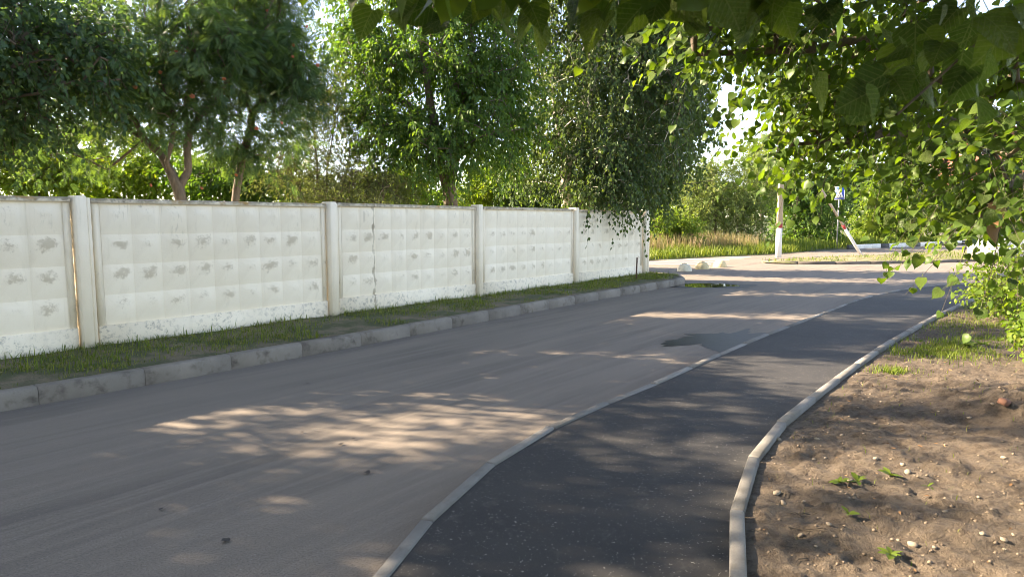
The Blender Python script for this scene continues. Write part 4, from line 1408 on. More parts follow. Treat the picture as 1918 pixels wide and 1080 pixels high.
for x in (-.6, 0.25, .6):
    MB().lathe([(.02, 10.04), (.05, 10.08), (.06, 10.14), (.035, 10.18), (.05, 10.22), (.02, 10.26)], 10, 'z', (x, 0, 0)).build('insulator', M['white'], t, True)

# crossing sign
t = empty('crossing_sign', (20.44, 42.9, .1), math.radians(-4))
tag(t, 'blue pedestrian crossing sign with white triangle on a grey post', 'sign')
MB().tube([(0, 0, -.3), (0, 0, 3.72)], [.038, .038], 12).build('post', M['galv'], t)
sgn = empty('sign_panel', (0, -.05, 3.36)); sgn.parent = t
sgn.rotation_euler = (0, 0, math.radians(-30))
MB().box((0, 0, 0), (.60, .022, .78), 0).build('plate', M['signblue'], sgn)
def flat(name, poly, y, mat, par):
    n = len(poly)
    V = [(x, y, z) for x, z in poly] + [(x, y + .004, z) for x, z in poly]
    F = [tuple(range(n)), tuple(range(n, 2 * n))[::-1]] + [(i, n + i, n + (i + 1) % n, (i + 1) % n) for i in range(n)]
    return obj(name, mesh_data(name, V, F, mat), par)
mb = MB()
for x0, x1, z0, z1 in ((-.30, .30, .37, .39), (-.30, .30, -.39, -.37), (-.30, -.28, -.37, .37), (.28, .30, -.37, .37)):
    mb.box(((x0 + x1) / 2, -.0135, (z0 + z1) / 2), (x1 - x0, .004, z1 - z0))
mb.build('border', M['signwhite'], sgn)
flat('triangle', [(-.25, -.28), (.25, -.28), (0, .27)], -.017, M['signwhite'], sgn)
fg = MB()
def fp(poly):
    n = len(poly)
    y = -.021
    fg.add([(x, y, z) for x, z in poly] + [(x, y + .003, z) for x, z in poly], [tuple(range(n)), tuple(range(n, 2 * n))[::-1]] + [(i, n + i, n + (i + 1) % n, (i + 1) % n) for i in range(n)])
fp([(.02 + .028 * math.cos(a), .115 + .028 * math.sin(a)) for a in np.linspace(0, 2 * math.pi, 11)[:-1]])
fp([(-.035, -.03), (.03, -.03), (.04, .08), (-.01, .085)])
fp([(-.035, -.03), (.0, -.03), (-.05, -.20), (-.085, -.20)])
fp([(0, -.03), (.03, -.03), (.075, -.12), (.085, -.20), (.055, -.20), (.045, -.12)])
fp([(-.01, .08), (-.025, .06), (-.08, -.01), (-.065, -.02)])
fp([(.035, .07), (.085, .0), (.07, -.012), (.03, .04)])
for x in (-.19, -.11, -.03, .05, .13):
    fp([(x, -.265), (x + .045, -.265), (x + .04, -.225), (x + .005, -.225)])
fg.build('walking_figure', M['signblack'], sgn)

# rusty stake
t = MB().tube([(0, 0, -.2), (.004, 0, .3), (.012, .004, .60)], [.022, .022, .021], 6).build('metal_stake', M['rust'], None, False, (3.40, 18.55, VZ))
tag(t, 'short rusty metal stake standing at the end of the wall', 'stake')

# lamp posts far along the lane
for px, Y, hpy, lab in ((1784, 84, 330, 'pale lamp post on the left of the far lane'), (1837, 96, 335, 'pale lamp post farther right beyond the lane')):
    p = at(px, 440, Y)
    z = float(far_z(np.array([p[0]]), np.array([Y * 1.0]))[0])
    t = empty('lamp_post', (p[0], Y, z))
    tag(t, lab, 'lamp post', 'lamp posts along the far lane')
    MB().tube([(0, 0, -.2), (0, 0, 4), (0, 0, 7.5)], [.13, .1, .07], 10).build('post', M['white'], t)
    MB().tube([(0, 0, 7.4), (-.5, 0, 7.9), (-1.2, 0, 8.0)], [.04, .035, .03], 8).build('arm', M['galv'], t)
    MB().box((-1.45, 0, 7.98), (.6, .22, .1), .02).build('lamp_head', M['galv'], t)

# brick block of flats
by = 130.0
bp = at(1780, 440, by)
t = empty('apartment_building', (bp[0], by, 2.0), math.radians(-12))
tag(t, 'distant red brick apartment block glimpsed through the leaves', 'building')
BWd, BH = 26.0, 15.5
MB().box((BWd / 2, 6, BH / 2 - 1), (BWd, 12, BH), 0).build('wall', M['housebrick'], t)
MB().box((BWd / 2 + 1.4, 6.0, BH - .7), (BWd - 3, 12.6, .6), 0).build('roof', M['galv'], t)
MB().box((6.8, 3, BH - 1 + .9), (9, 9, 2.8), 0).build('attic_storey', M['housebrick'], t)
for fl_ in range(5):
    for c in range(7):
        x, z = 1.6 + c * 3.5, 1.2 + fl_ * 2.9
        w_ = MB().box((x, -.02, z), (1.7, .12, 1.6), 0).build('window', M['glass'], t)
        mb = MB()
        for xx_, zz_, sx, sz in ((x - .88, z, .09, 1.7), (x + .88, z, .09, 1.7), (x, z + .83, 1.85, .09), (x, z - .83, 1.85, .09), (x, z, .06, 1.6)):
            mb.box((xx_, -.10, zz_), (sx, .06, sz), 0)
        mb.build('frame', M['housewhite'], w_)
for fl_ in range(5):
    MB().box((3.35, -.35, .75 + fl_ * 2.9), (1.6, .8, 1.0), 0).build('balcony', M['housewhite'], t)

# white car at the right, partly behind leaves
def car(loc, rz):
    t = empty('parked_car', loc, rz)
    tag(t, 'white car behind the leaves at the right end of the island', 'car')
    # stations along x (front is -x): half width, z low, z belt
    xs = [-2.15, -2.1, -1.9, -1.4, -.7, 0, .8, 1.5, 1.95, 2.1, 2.15]
    hw = [.58, .72, .82, .87, .89, .89, .89, .87, .80, .72, .62]
    zl = [.34, .26, .22, .20, .20, .20, .20, .20, .24, .28, .36]
    zb = [.62, .74, .86, .94, 1.0, 1.02, 1.04, 1.05, 1.02, .98, .80]
    V, F = [], []
    k = 12
    for x, w, a, b_ in zip(xs, hw, zl, zb):
        m = (a + b_) / 2
        sec = [(-w * .86, a), (-w * .97, a + .1), (-w, m), (-w * .97, m + (b_ - m) * .6), (-w * .86, b_), (-w * .4, b_ + .025), (w * .4, b_ + .025), (w * .86, b_), (w * .97, m + (b_ - m) * .6), (w, m), (w * .97, a + .1), (w * .86, a)]
        V += [(x, y, z) for y, z in sec]
    for i in range(len(xs) - 1):
        for j in range(k):
            F.append((i * k + j, i * k + (j + 1) % k, (i + 1) * k + (j + 1) % k, (i + 1) * k + j))
    F.append(tuple(range(k))[::-1]); F.append(tuple((len(xs) - 1) * k + j for j in range(k)))
    body = obj('body', mesh_data('body', V, F, M['carpaint'], True), t)
    # cabin
    def loft(st, name, mat, par):
        V, F = [], []
        for x, w, z in st:
            V += [(x, -w, z), (x, w, z)]
        n = len(st)
        return V
    cab = [(-1.15, .74, .97), (-.35, .60, 1.50), (.3, .60, 1.56), (1.1, .58, 1.52), (1.95, .70, 1.0)]
    V = []
    for x, w, z in cab: V += [(x, -w, z), (x, w, z)]
    for x, w, z in [(-1.15, .80, .95), (-.35, .82, 1.0), (.3, .82, 1.0), (1.1, .82, 1.0), (1.95, .76, .98)]: V += [(x, -w, z), (x, w, z)]
    roof = obj('roof', mesh_data('roof', V[2:8] + [(x, y, z - .05) for x, y, z in V[2:8]], [(0, 1, 3, 2), (2, 3, 5, 4), (0, 2, 8, 6), (2, 4, 10, 8), (1, 7, 9, 3), (3, 9, 11, 5), (0, 6, 7, 1), (4, 5, 11, 10)], M['carpaint']), t)
    obj('windscreen', mesh_data('windscreen', [V[0], V[1], (V[3][0], V[3][1], V[3][2] - .04), (V[2][0], V[2][1], V[2][2] - .04)], [(0, 1, 2, 3)], M['glass']), t)
    obj('rear_window', mesh_data('rear_window', [V[8], V[9], (V[7][0], V[7][1], V[7][2] - .04), (V[6][0], V[6][1], V[6][2] - .04)], [(3, 2, 1, 0)], M['glass']), t)
    for s in (0, 1):
        for a, b_ in ((1, 2), (2, 3)):
            lo0, lo1 = V[10 + a * 2 + s], V[10 + b_ * 2 + s]
            hi0, hi1 = V[a * 2 + s], V[b_ * 2 + s]
            f = .03
            obj('side_window', mesh_data('side_window', [(lo0[0] + f, lo0[1], lo0[2]), (lo1[0] - f, lo1[1], lo1[2]), (hi1[0] - f, hi1[1], hi1[2] - .05), (hi0[0] + f, hi0[1], hi0[2] - .05)], [(0, 1, 2, 3)], M['glass']), t)
        sgn_ = -1 if s == 0 else 1
        obj('quarter_window', mesh_data('quarter_window', [V[10 + s], V[12 + s], (V[2 + s][0], V[2 + s][1], V[2 + s][2] - .05)], [(0, 1, 2)], M['glass']), t)
        obj('rear_quarter', mesh_data('rear_quarter', [V[16 + s], V[18 + s], (V[6 + s][0], V[6 + s][1], V[6 + s][2] - .05)], [(0, 1, 2)], M['glass']), t)
        MB().box((-2.05, sgn_ * .60, .72), (.14, .26, .13), .03).build('headlight', M['lamp'], t)
        MB().box((2.08, sgn_ * .64, .86), (.12, .2, .22), .03).build('tail_light', M['redp'], t)
        MB().box((-.75, sgn_ * .98, 1.04), (.14, .16, .12), .03).build('wing_mirror', M['carpaint'], t)
        for x in (-1.32, 1.32):
            wh = empty('wheel', (x, sgn_ * .78, .31)); wh.parent = t
            MB().lathe([(.2, -.1), (.3, -.1), (.315, -.06), (.315, .06), (.3, .1), (.2, .1)], 24, 'y').build('tyre', M['tyre'], wh, True)
            MB().lathe([(.02, -.105), (.18, -.108), (.2, -.09), (.2, .09), (.18, .108), (.02, .105)], 20, 'y').build('rim', M['rim'], wh, True)
    MB().box((-2.11, 0, .42), (.12, 1.3, .22), .03).build('bumper', M['carpaint'], t)
    MB().box((-2.165, 0, .45), (.02, .52, .11), 0).build('number_plate', M['signwhite'], t)
    return t


car((22.6, 30.2, 0), math.radians(10))

# ------------------------------------------------------------------ small things on soil and road
def rock_mesh(seed):
    r_ = np.random.default_rng(seed)
    V, F = [], []
    n, m = 7, 5
    for j in range(m):
        ph = math.pi * (j + .5) / m - math.pi / 2
        for i in range(n):
            a = 2 * math.pi * i / n
            k = r_.uniform(.75, 1.15)
            V.append((math.cos(a) * math.cos(ph) * k, math.sin(a) * math.cos(ph) * k * .75, math.sin(ph) * .5 * k))
    for j in range(m - 1):
        for i in range(n):
            F.append((j * n + i, j * n + (i + 1) % n, (j + 1) * n + (i + 1) % n, (j + 1) * n + i))
    F.append(tuple(range(n))[::-1]); F.append(tuple((m - 1) * n + i for i in range(n)))
    return V, F


rocks = [mesh_data('stone', *rock_mesh(s), M['stone']) for s in range(6)]
r_ = np.random.default_rng(31)


def soil_px(px, py):
    # position on the soil sheet seen at that place
    z = .12
    for _ in range(4):
        v = (540 - py) / 1275
        ry, rz = math.cos(PITCH) + v * math.sin(PITCH), -math.sin(PITCH) + v * math.cos(PITCH)
        tt_ = (z - CAM_H) / rz
        x, y = (px - 959) / 1275 * tt_, ry * tt_
        z = float(soil_z(np.array([x]), np.array([y]))[0])
    return x, y, z


spots = [(1457, 823), (1577, 815), (1530, 822), (1545, 858), (1617, 820), (1640, 860), (1525, 860), (1700, 884), (1757, 900), (1455, 923), (1505, 940), (1467, 942), (1590, 932), (1532, 970), (1552, 984), (1592, 900), (1710, 1020), (1682, 1006), (1750, 1028), (1528, 1025), (1832, 935), (1857, 954), (1880, 1005), (1898, 1000), (1551, 750), (1650, 752), (1727, 753), (1575, 815), (1758, 768), (1815, 782), (1860, 742), (1700, 690), (1830, 735), (1880, 858), (1770, 958), (1840, 1000), (1500, 1002), (1690, 870), (1605, 700), (1900, 900)]
for k, (px, py) in enumerate(spots):
    x, y, z = soil_px(px, py)
    o = obj('stone', rocks[k % 6])
    s = r_.uniform(.009, .024)
    o.scale = (s, s, s)
    o.location = (x, y, z + s * .12)
    o.rotation_euler = (r_.uniform(-.3, .3), r_.uniform(-.3, .3), r_.uniform(0, 6))
    lab = {0: 'pale stone lying against the footpath edging where it bends', 7: 'whitish stone beside the upright light green weed', 16: 'flat tan stone by the weed nearest the camera', 9: 'stone close to the straight near stretch of footpath edging'}.get(k)
    if lab: o.scale = (.032, .032, .03)
    tag(o, lab or 'small pale stone lying loose on the bare brown soil', 'stone', 'small stones scattered on the soil')
# fine gravel and crumbs: nobody could count them
n = 7000
X = r_.uniform(.9, 8, n); Y = 2.6 + 7 * r_.random(n) ** 1.4
k = (side_of(EDGR, X, Y) > .08)
X, Y = X[k], Y[k]
Z = soil_z(X, Y)
V0, F0 = rock_mesh(9)
V0 = np.array(V0)[:, :]
sz = .003 + .016 * r_.random(len(X)) ** 3
th = r_.uniform(0, 6.28, len(X))
ca, sa = np.cos(th), np.sin(th)
oct_V = np.array([(1, 0, 0), (0, .8, 0), (-1, 0, 0), (0, -.8, 0), (.1, 0, .7), (0, .1, -.5)])
oct_F = np.array([(0, 1, 4), (1, 2, 4), (2, 3, 4), (3, 0, 4), (1, 0, 5), (2, 1, 5), (3, 2, 5), (0, 3, 5)])
RV = np.stack([oct_V[None, :, 0] * ca[:, None] - oct_V[None, :, 1] * sa[:, None], oct_V[None, :, 0] * sa[:, None] + oct_V[None, :, 1] * ca[:, None], np.repeat(oct_V[None, :, 2], len(X), 0)], -1) * sz[:, None, None]
V = (RV + np.stack([X, Y, Z], 1)[:, None]).reshape(-1, 3)
F = (oct_F[None] + (np.arange(len(X)) * 6)[:, None, None]).reshape(-1, 3)
M['crumb'] = plain('soil_crumbs', (.17, .13, .095), .95, vary=.4, scale=3)
tag(obj('soil_crumbs', mesh_data('soil_crumbs', V, F, M['crumb'])), 'loose crumbs and grit on the bare soil', None, None, 'stuff')

nl_ = 420
Xl, Yl = r_.uniform(1, 8, nl_), r_.uniform(2.8, 9.5, nl_)
kl_ = side_of(EDGR, Xl, Yl) > .1
Xl, Yl = Xl[kl_], Yl[kl_]
nl_ = len(Xl)
tag(leaves('soil_litter', np.stack([Xl, Yl, soil_z(Xl, Yl) + .006], 1), rand_dir(r_, nl_) * (1, 1, .25), norm(rand_dir(r_, nl_) * .5 + (0, 0, 1)), r_.uniform(.015, .05, nl_), np.where(True, .45, 0), T_OVATE, M['deadleaf'], None, r_.random(nl_)),
    'bits of dry leaf scattered on the bare soil', None, None, 'stuff')
tb = MB()
for _ in range(70):
    x0_, y0_ = r_.uniform(1.3, 6), r_.uniform(3, 8)
    if float(side_of(EDGR, np.array([x0_]), np.array([y0_]))[0]) < .15: continue
    an, ll = r_.uniform(0, 6.28), r_.uniform(.05, .2)
    pp_ = [(x0_ + math.cos(an) * ll * q_, y0_ + math.sin(an) * ll * q_ + .02 * math.sin(q_ * 5)) for q_ in (0, .5, 1)]
    tb.tube([(a_, b_, float(soil_z(np.array([a_]), np.array([b_]))[0]) + .008) for a_, b_ in pp_], [.003, .0028, .0015], 4)
tag(tb.build('soil_twigs', M['twig']), 'thin dead twigs scattered on the bare soil', None, None, 'stuff')
x, y, z = soil_px(1883, 742)
o = MB().box((0, 0, 0), (.12, .075, .05), .014).build('brick_fragment', M['brick'], None, False, (x, y, z + .02))
o.rotation_euler = (.3, .2, .6)
tag(o, 'broken red brick fragment on the dug soil at the right', 'brick')


def weed(px, py, nl, L, lab, seed):
    r_ = np.random.default_rng(seed)
    x, y, z = soil_px(px, py)
    t = empty('weed', (x, y, z))
    tag(t, lab, 'weed', 'weeds growing on the bare soil')
    me = mesh_data('leaf', WEEDV, WEEDF, LUSH, True, {'rnd': np.full(len(WEEDV), .35)})
    for i in range(nl):
        o = obj('leaf', me, t)
        s = L * r_.uniform(.45, .85)
        o.scale = (s, s * r_.uniform(.7, 1.1), s)
        o.rotation_euler = (r_.uniform(-.3, .3), -r_.uniform(.1, .8), 2 * math.pi * (i + r_.uniform(-.3, .3)) / nl)
        o.location = (0, 0, .004)


us = np.linspace(0, 1, 7)
WEEDV, WEEDF = [], []
for i, u_ in enumerate(us):
    w_ = [.03, .10, .17, .22, .20, .13, .0][i] + .02 * (i % 2)
    zc = .25 * u_ - .45 * u_ * u_
    WEEDV += [(u_, -w_, zc + .05), (u_, 0, zc), (u_, w_, zc + .05)]
for i in range(6):
    for j in range(2):
        a = i * 3 + j
        WEEDF.append((a, a + 3, a + 4, a + 1))
for k, (px, py, nl, L, lab) in enumerate([(1572, 905, 7, .11, 'flat broad leaved weed left of the pair in mid soil'), (1607, 903, 6, .10, 'broad leaved weed beside the flat one in mid soil'), (1668, 890, 7, .10, 'upright light green weed next to a pale stone'), (1590, 965, 6, .09, 'small dull green weed below the pair in mid soil'), (1668, 1040, 8, .11, 'leafy weed nearest the camera on the bare soil'), (1738, 912, 4, .06, 'tiny weed right of the pale stone'), (1812, 655, 11, .22, 'large leaved weed in the green grass patch'), (1835, 645, 9, .2, 'large leaved weed at the right of the grass patch'), (1672, 700, 9, .13, 'dark green weed standing just in front of the grass patch')]):
    weed(px, py, nl, L, lab, 400 + k)

# fallen leaves on the road
lfm = t_heart(.1, .1, False)
fallen = mesh_data('fallen_leaf', lfm[0], lfm[1].tolist(), plain('dark_fallen_leaf', (.035, .03, .028), .8), True)
for k, (px, py) in enumerate([(425, 1014), (685, 884), (302, 952), (640, 830), (635, 832), (565, 810), (660, 822), (575, 718), (830, 668), (1410, 780)]):
    v = (540 - py) / 1275
    ry, rz = math.cos(PITCH) + v * math.sin(PITCH), -math.sin(PITCH) + v * math.cos(PITCH)
    tt_ = (.006 - CAM_H) / rz
    o = obj('fallen_leaf', fallen)
    s = .05 if k < 2 else .03
    o.scale = (s, s, s)
    o.location = ((px - 959) / 1275 * tt_, ry * tt_, .012 if px < 1300 else .062)
    o.rotation_euler = (.1, -.1, random.random() * 6)
    tag(o, {0: 'larger dark fallen leaf alone on the road nearest the camera', 1: 'larger dark fallen leaf in mid road left of the footpath edging', 9: 'dark fallen leaf lying on the footpath'}.get(k, 'small dark fallen leaf lying on the road'), 'leaf', 'fallen leaves on the asphalt')

# ------------------------------------------------------------------ the linden hanging in from the right
lb = np.array((6.1, 5.2, .15))
r_ = np.random.default_rng(500)
lin = empty('linden_tree', tuple(lb))
tag(lin, 'linden tree whose leafy branches hang into the view from the right', 'tree')
sk = Skeleton()
trunk_pts = np.array([(6.1, 5.2, .0), (6.08, 5.2, 1.2), (6.0, 5.15, 2.4), (5.95, 5.1, 3.6), (5.9, 5.1, 5.2), (5.9, 5.1, 7.5)]) - lb
ids = sk.chain(wiggle(r_, trunk_pts, .01, .3))
def limb(pts, amp=.012, step=.22):
    P = wiggle(r_, np.array(pts, float) - lb, amp, step)
    S = np.array(sk.P)
    k = int(np.linalg.norm(S - P[0], axis=1).argmin())
    return sk.chain(P, k)
LIMBS = [
    [(6.0, 5.15, 2.5), at(1990, 215, 4.9), at(1800, 225, 4.6), at(1620, 262, 4.4), at(1480, 272, 4.3)],
    [(5.95, 5.1, 3.4), at(1950, 30, 4.2), at(1700, 60, 3.9), at(1480, 90, 3.8), at(1300, 100, 3.8)],
    [(6.05, 5.2, 2.0), at(2010, 330, 5.6), at(1850, 330, 5.5), at(1700, 345, 5.4)],
    [(5.95, 5.1, 3.6), (3.9, 3.3, 3.5), (2.4, 2.0, 2.95), (1.7, 1.55, 2.5), at(1860, 40, 1.4), at(1740, 150, 1.3), at(1680, 215, 1.25)],
    [(2.4, 2.0, 2.95), (1.5, 1.5, 2.6), at(1600, -60, 1.3), at(1350, -55, 1.25), at(1050, -48, 1.25), at(820, -42, 1.3), at(640, -38, 1.35)],
    [(6.05, 5.2, 1.9), at(2000, 300, 3.6), at(1900, 340, 3.2), at(1850, 385, 3.1)],
    [(6.0, 5.2, 2.2), at(2000, 120, 6.4), at(1780, 150, 6.6), at(1560, 190, 6.4)],
]
for L_ in LIMBS: limb(L_)
nst = len(sk.P)
LOB = [  # centre, radii, clumps
    (lobe(1545, 150, 4.3, 60, 80, .5), 17), (lobe(1620, 150, 4.4, 120, 95, .6), 34), (lobe(1560, 250, 4.4, 100, 18, .5), 18), (lobe(1480, 245, 4.3, 35, 8, .3), 4),
    (lobe(1340, 50, 3.8, 65, 28, .3), 11), (lobe(1430, 80, 3.9, 45, 30, .35), 4), (lobe(1480, 30, 3.9, 80, 40, .4), 14), (lobe(1650, 30, 3.9, 110, 60, .5), 20),
    (lobe(1780, 150, 4.6, 115, 110, .7), 36), (lobe(1745, 245, 5.2, 95, 38, .6), 28), (lobe(1870, 250, 5.0, 80, 130, .8), 36), (lobe(1885, 365, 5.0, 38, 45, .6), 16),
    (lobe(1690, 300, 5.4, 60, 12, .4), 9), (lobe(1860, 110, 3.4, 70, 90, .5), 18), (lobe(1868, 375, 3.2, 26, 36, .25), 8), (lobe(1775, 320, 4.6, 38, 16, .3), 5), (lobe(1895, 290, 3.0, 40, 60, .3), 8),
]
C = []
for (c, R_, _), k in LOB:
    D = rand_dir(r_, k)
    C.append(c - lb + D * (r_.random(k) ** .5)[:, None] * R_)
# unseen rest of the crown; the overhead lobes are added to block sky light
for c, R_, k in (((5.4, 5.4, 5.2), (1.8, 1.8, 1.2), 60), ((5.8, 5.0, 7.0), (1.7, 1.7, 1.3), 50), ((7.3, 5.2, 4.4), (1.4, 1.8, 1.4), 40), ((3.2, 2.6, 4.3), (1.4, 1.1, .6), 50), ((1.0, 1.1, 3.75), (2.2, 1.5, .55), 110), ((2.2, .2, 4.2), (2.4, 1.4, .8), 70)):
    D = rand_dir(r_, k)
    C.append(np.array(c) - lb + D * (r_.random(k) ** .5)[:, None] * np.array(R_))
C = np.vstack(C)
S = np.array(sk.P)
for c in C[np.linalg.norm(C[:, None] - S[None], axis=2).min(1).argsort()]:
    S = np.array(sk.P)
    d = np.linalg.norm(S - c, axis=1)
    ctr = S[:, 0] - c[0]
    cost = d + .8 * np.maximum(0, -ctr) + (np.linalg.norm(S + lb - np.array((0, 0, 1.8)), axis=1) < 1.9) * 3
    k = int(cost.argmin())
    a = S[k]
    L_ = np.linalg.norm(c - a)
    if L_ < .04: continue
    ctrl = (a + c) / 2 + np.array((0, 0, .10 * L_)) + r_.normal(0, .05 * L_, 3)
    m = int(min(7, max(2, L_ / .14)))
    tt_ = np.linspace(0, 1, m + 1)[1:, None]
    sk.chain(a * (1 - tt_) ** 2 + 2 * ctrl * tt_ * (1 - tt_) + c * tt_ ** 2, k)
R = sk.radii(.13, .0028, .5)
lim = np.zeros(len(R)) + 1
PW = np.array(sk.P) + lb
near = np.linalg.norm(PW - np.array((0, 0, 1.8)), axis=1)
R = np.minimum(R, np.where(near < 2.2, .0065, 1))
R = np.minimum(R, np.where(PW[:, 0] < 5.0, .022, 1))
for ch in sk.chains[4:6]:
    R[ch] *= np.linspace(1, .35, len(ch))
sk.mesh('trunk', M['bark'], lin, R, (10, 6))
# leaf sprays
tw_n, lf_n = 4, 7
K = len(C)
P0 = np.repeat(C, tw_n, 0) + r_.normal(0, .09, (K * tw_n, 3))
Dt = norm(rand_dir(r_, K * tw_n) * np.array((1, 1, .7)) * .95 + np.array((-.65, -.1, -.1)))
Lt = r_.uniform(.25, .55, K * tw_n)
t = ((np.arange(lf_n) + .5) / lf_n)[None] + r_.uniform(-.3, .3, (K * tw_n, lf_n)) / lf_n
P = P0[:, None] + Dt[:, None] * (Lt[:, None] * t)[..., None] - np.array((0, 0, 1)) * (.35 * Lt[:, None] * t * t)[..., None]
zig = np.where(np.arange(lf_n) % 2 == 0, 1.0, -1.0)
sidev = norm(np.cross(Dt, np.array((0, 0, 1.0))))
A = norm(Dt[:, None] * .55 + sidev[:, None] * zig[None, :, None] * .75 - np.array((0, 0, .75)) + r_.normal(0, .35, (K * tw_n, lf_n, 3)))
N = norm(np.array((0, -.15, .8)) + r_.normal(0, .55, (K * tw_n, lf_n, 3)))
P, A, N = P.reshape(-1, 3), A.reshape(-1, 3), N.reshape(-1, 3)
Lf = r_.uniform(.034, .062, len(P))
P = P + A * (Lf * .5)[:, None]
rnd = np.clip(r_.normal(.5, .25, len(P)), 0, 1)
# twig wood
twp = np.stack([np.repeat(C, tw_n, 0), P0 + Dt * Lt[:, None] * .5 - np.array((0, 0, 1)) * (.0875 * Lt)[:, None], P0 + Dt * Lt[:, None] - np.array((0, 0, 1)) * (.35 * Lt)[:, None]], 1)
q = np.array([(1, 0, 0), (-.5, .87, 0), (-.5, -.87, 0)])
Vt = (twp[:, :, None] + q[None, None] * np.array([.0022, .0016, .0009])[None, :, None, None]).reshape(-1, 3)
f = [(s_ * 3 + e, s_ * 3 + (e + 1) % 3, s_ * 3 + 3 + (e + 1) % 3, s_ * 3 + 3 + e) for s_ in range(2) for e in range(3)]
Ft = (np.array(f)[None] + (np.arange(len(twp)) * 9)[:, None, None]).reshape(-1, 4)
tag(obj('twigs', mesh_data('twigs', Vt, Ft, M['twig']), lin), kind='stuff')
# big near leaves hanging along the two overhead branches
nearP, nearA, nearN, nearL = [], [], [], []
for pts, cnt, dn in ((LIMBS[4][2:], 150, .085), (LIMBS[3][3:], 110, .08)):
    Q = resample(np.array(pts), .02)
    for k in range(cnt):
        p = Q[int(r_.uniform(0, len(Q) - 1))]
        off = np.array((r_.normal(0, .06), r_.normal(.04, .10), r_.normal(.02, .035)))
        nearP.append(p + off - lb)
        nearA.append(np.array((r_.normal(-.25, .7), r_.normal(0, .6), -.8)))
        nearN.append(np.array((r_.normal(0, .8), -.5 + r_.normal(0, .8), .7)))
        nearL.append(r_.uniform(.05, .085))
P = np.vstack([P, nearP]); A = np.vstack([A, norm(np.array(nearA))]); N = np.vstack([N, norm(np.array(nearN))]); Lf = np.r_[Lf, nearL]; rnd = np.r_[rnd, r_.random(len(nearL))]
# keep leaves off the lens
dc = np.linalg.norm(P + lb - np.array((0, 0, CAM_H)), axis=1)
k = dc > .75
P, A, N, Lf, rnd, dc = P[k], A[k], N[k], Lf[k], rnd[k], dc[k]
app = Lf / dc
W_ = P + lb
dep = W_[:, 1] * math.cos(PITCH) - (W_[:, 2] - CAM_H) * math.sin(PITCH)
sx = 959 + 1275 * W_[:, 0] / np.maximum(dep, .1)
sy = 540 - 1275 * (W_[:, 1] * math.sin(PITCH) + (W_[:, 2] - CAM_H) * math.cos(PITCH)) / np.maximum(dep, .1)
vis = (sx > -20) & (sx < 1938) & (sy > -20) & (sy < 1100) & (dep > .3)
order = np.argsort(-app * vis)[:300]
single = np.zeros(len(P), bool); single[order] = True
variants = []
for k in range(6):
    Vv, Fv = t_heart(.12 + .07 * k, .1 + .06 * ((k * 2) % 5), True, .12 * (k - 2.5))
    variants.append(mesh_data('leaf', Vv, Fv, LINDEN_NEAR, True, {'rnd': np.full(len(Vv), k / 5)}))
for i in order:
    a = Vector(A[i]).normalized(); nn = Vector(N[i])
    bb = nn.cross(a).normalized(); nn = a.cross(bb)
    o = obj('leaf', variants[i % 6], lin)
    s = Lf[i]
    mtx = Matrix(((a.x * s, bb.x * s, nn.x * s, P[i][0]), (a.y * s, bb.y * s, nn.y * s, P[i][1]), (a.z * s, bb.z * s, nn.z * s, P[i][2]), (0, 0, 0, 1)))
    o.matrix_local = mtx
k = ~single
tag(leaves('foliage', P[k], A[k], N[k], Lf[k], 1.0, T_HEART, LINDEN, lin, rnd[k]), kind='stuff')
# dry brown leaves caught in the low branch
dl = mesh_data('dry_leaf', *t_heart(.5, .5, True, .3), M['deadleaf'], True)
for k, (px, py) in enumerate([(1870, 378), (1864, 395), (1868, 425), (1914, 392)]):
    o = obj('dry_leaf', dl, lin)
    p = at(px, py, 3.05 if px > 1700 else 4.2) - lb
    o.location = tuple(p)
    o.scale = (.07,) * 3
    o.rotation_euler = (r_.uniform(-1, 1), 1.2, r_.uniform(0, 6))

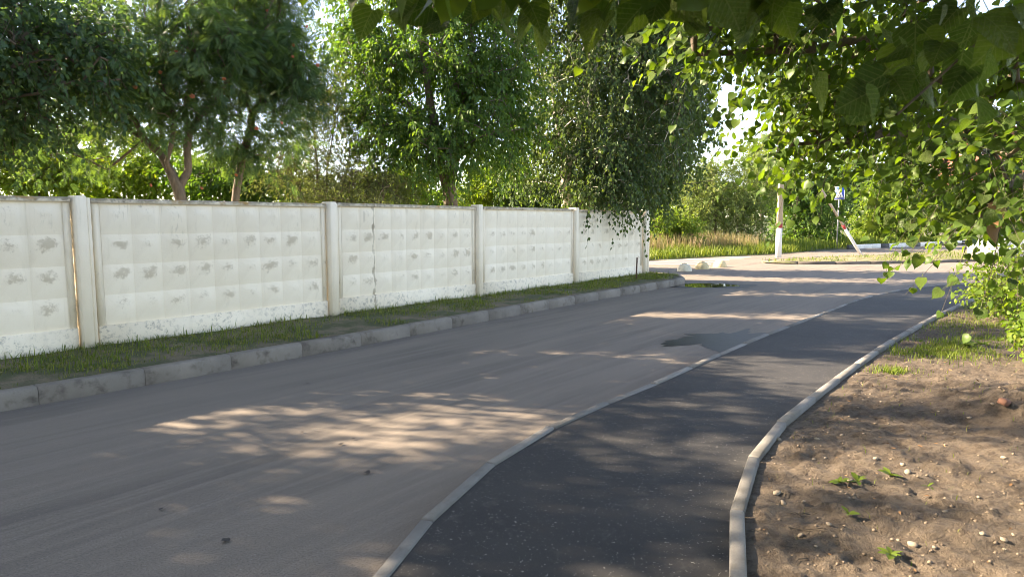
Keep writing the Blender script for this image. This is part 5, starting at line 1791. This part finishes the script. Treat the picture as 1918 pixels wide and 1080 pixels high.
b = np.array((3.0, -3.2, .1))  # second linden out of view, put in with its canopy to darken the foreground
tree('linden_tree', 'unseen linden behind the camera, added to keep sky light off the near leaves', 'tree', b,
    [[b, (3.0, -3.2, 2.0), (2.8, -3.1, 4.0), (2.6, -3.0, 6.5)], [(3.0, -3.2, 2.2), (1.2, -2.6, 3.4), (-.4, -2.2, 3.8)], [(2.9, -3.2, 2.4), (3.2, -1.6, 3.8)]],
    [((.4, -2.6, 4.0), np.array((2.6, 1.5, 1.3)), 1), ((2.8, -2.6, 3.8), np.array((2.0, 1.5, 1.6)), 1), ((2.4, -2.8, 6.2), np.array((2.6, 2.0, 1.6)), 1), ((-1.4, -2.8, 2.9), np.array((1.6, 1.0, 1.2)), .8), ((3.6, -2.0, 2.2), np.array((1.4, 1.0, 1.0)), .8), ((.3, .3, 3.45), np.array((2.8, 1.6, .35)), 2.0), ((1.6, 2.7, 4.35), np.array((2.2, 1.5, .4)), 1.5), ((-.8, 2.4, 4.3), np.array((1.8, 1.5, .4)), 1.5)],
    660, LINDEN, 611, r0=.15, twig_n=5, leaf_n=9, size=(.12, .17), wd=.9, tmpl=T_OVATE, zmin=1.2)

# leafy shoots low at the right edge
b = np.array((9.6, 11.6, .2))
tree('linden_shoots', 'low yellow green leafy shoots at the right edge by the soil', 'shrub', b,
    [[b, b + (-.1, .1, .6), b + (-.3, .1, 1.2)], [b, b + (-.4, -.2, .5), b + (-.9, -.4, .7)]],
    [lobe(1890, 500, 11.5, 60, 40, .6), lobe(1860, 545, 11.3, 45, 25, .5), lobe(1930, 560, 11.4, 40, 50, .6)],
    90, SUNNY, 601, r0=.03, twig_n=4, leaf_n=8, size=(.05, .08), wd=.75, tmpl=T_OVATE, zmin=.1, twig_len=(.2, .4), spread=.1)
b = np.array((6.3, 8.0, .2))
tree('linden_shoots', 'small leafy shoots low at the right edge in front of the others', 'shrub', b,
    [[b, b + (-.1, .1, .5), b + (-.2, 0, .9)], [b, b + (-.2, 0, .4)]],
    [lobe(1930, 620, 8, 22, 45, .3), lobe(1925, 545, 8, 18, 25, .3)],
    30, SUNNY, 602, r0=.02, twig_n=3, leaf_n=7, size=(.05, .08), wd=.75, tmpl=T_OVATE, zmin=.1, twig_len=(.15, .3), spread=.06)
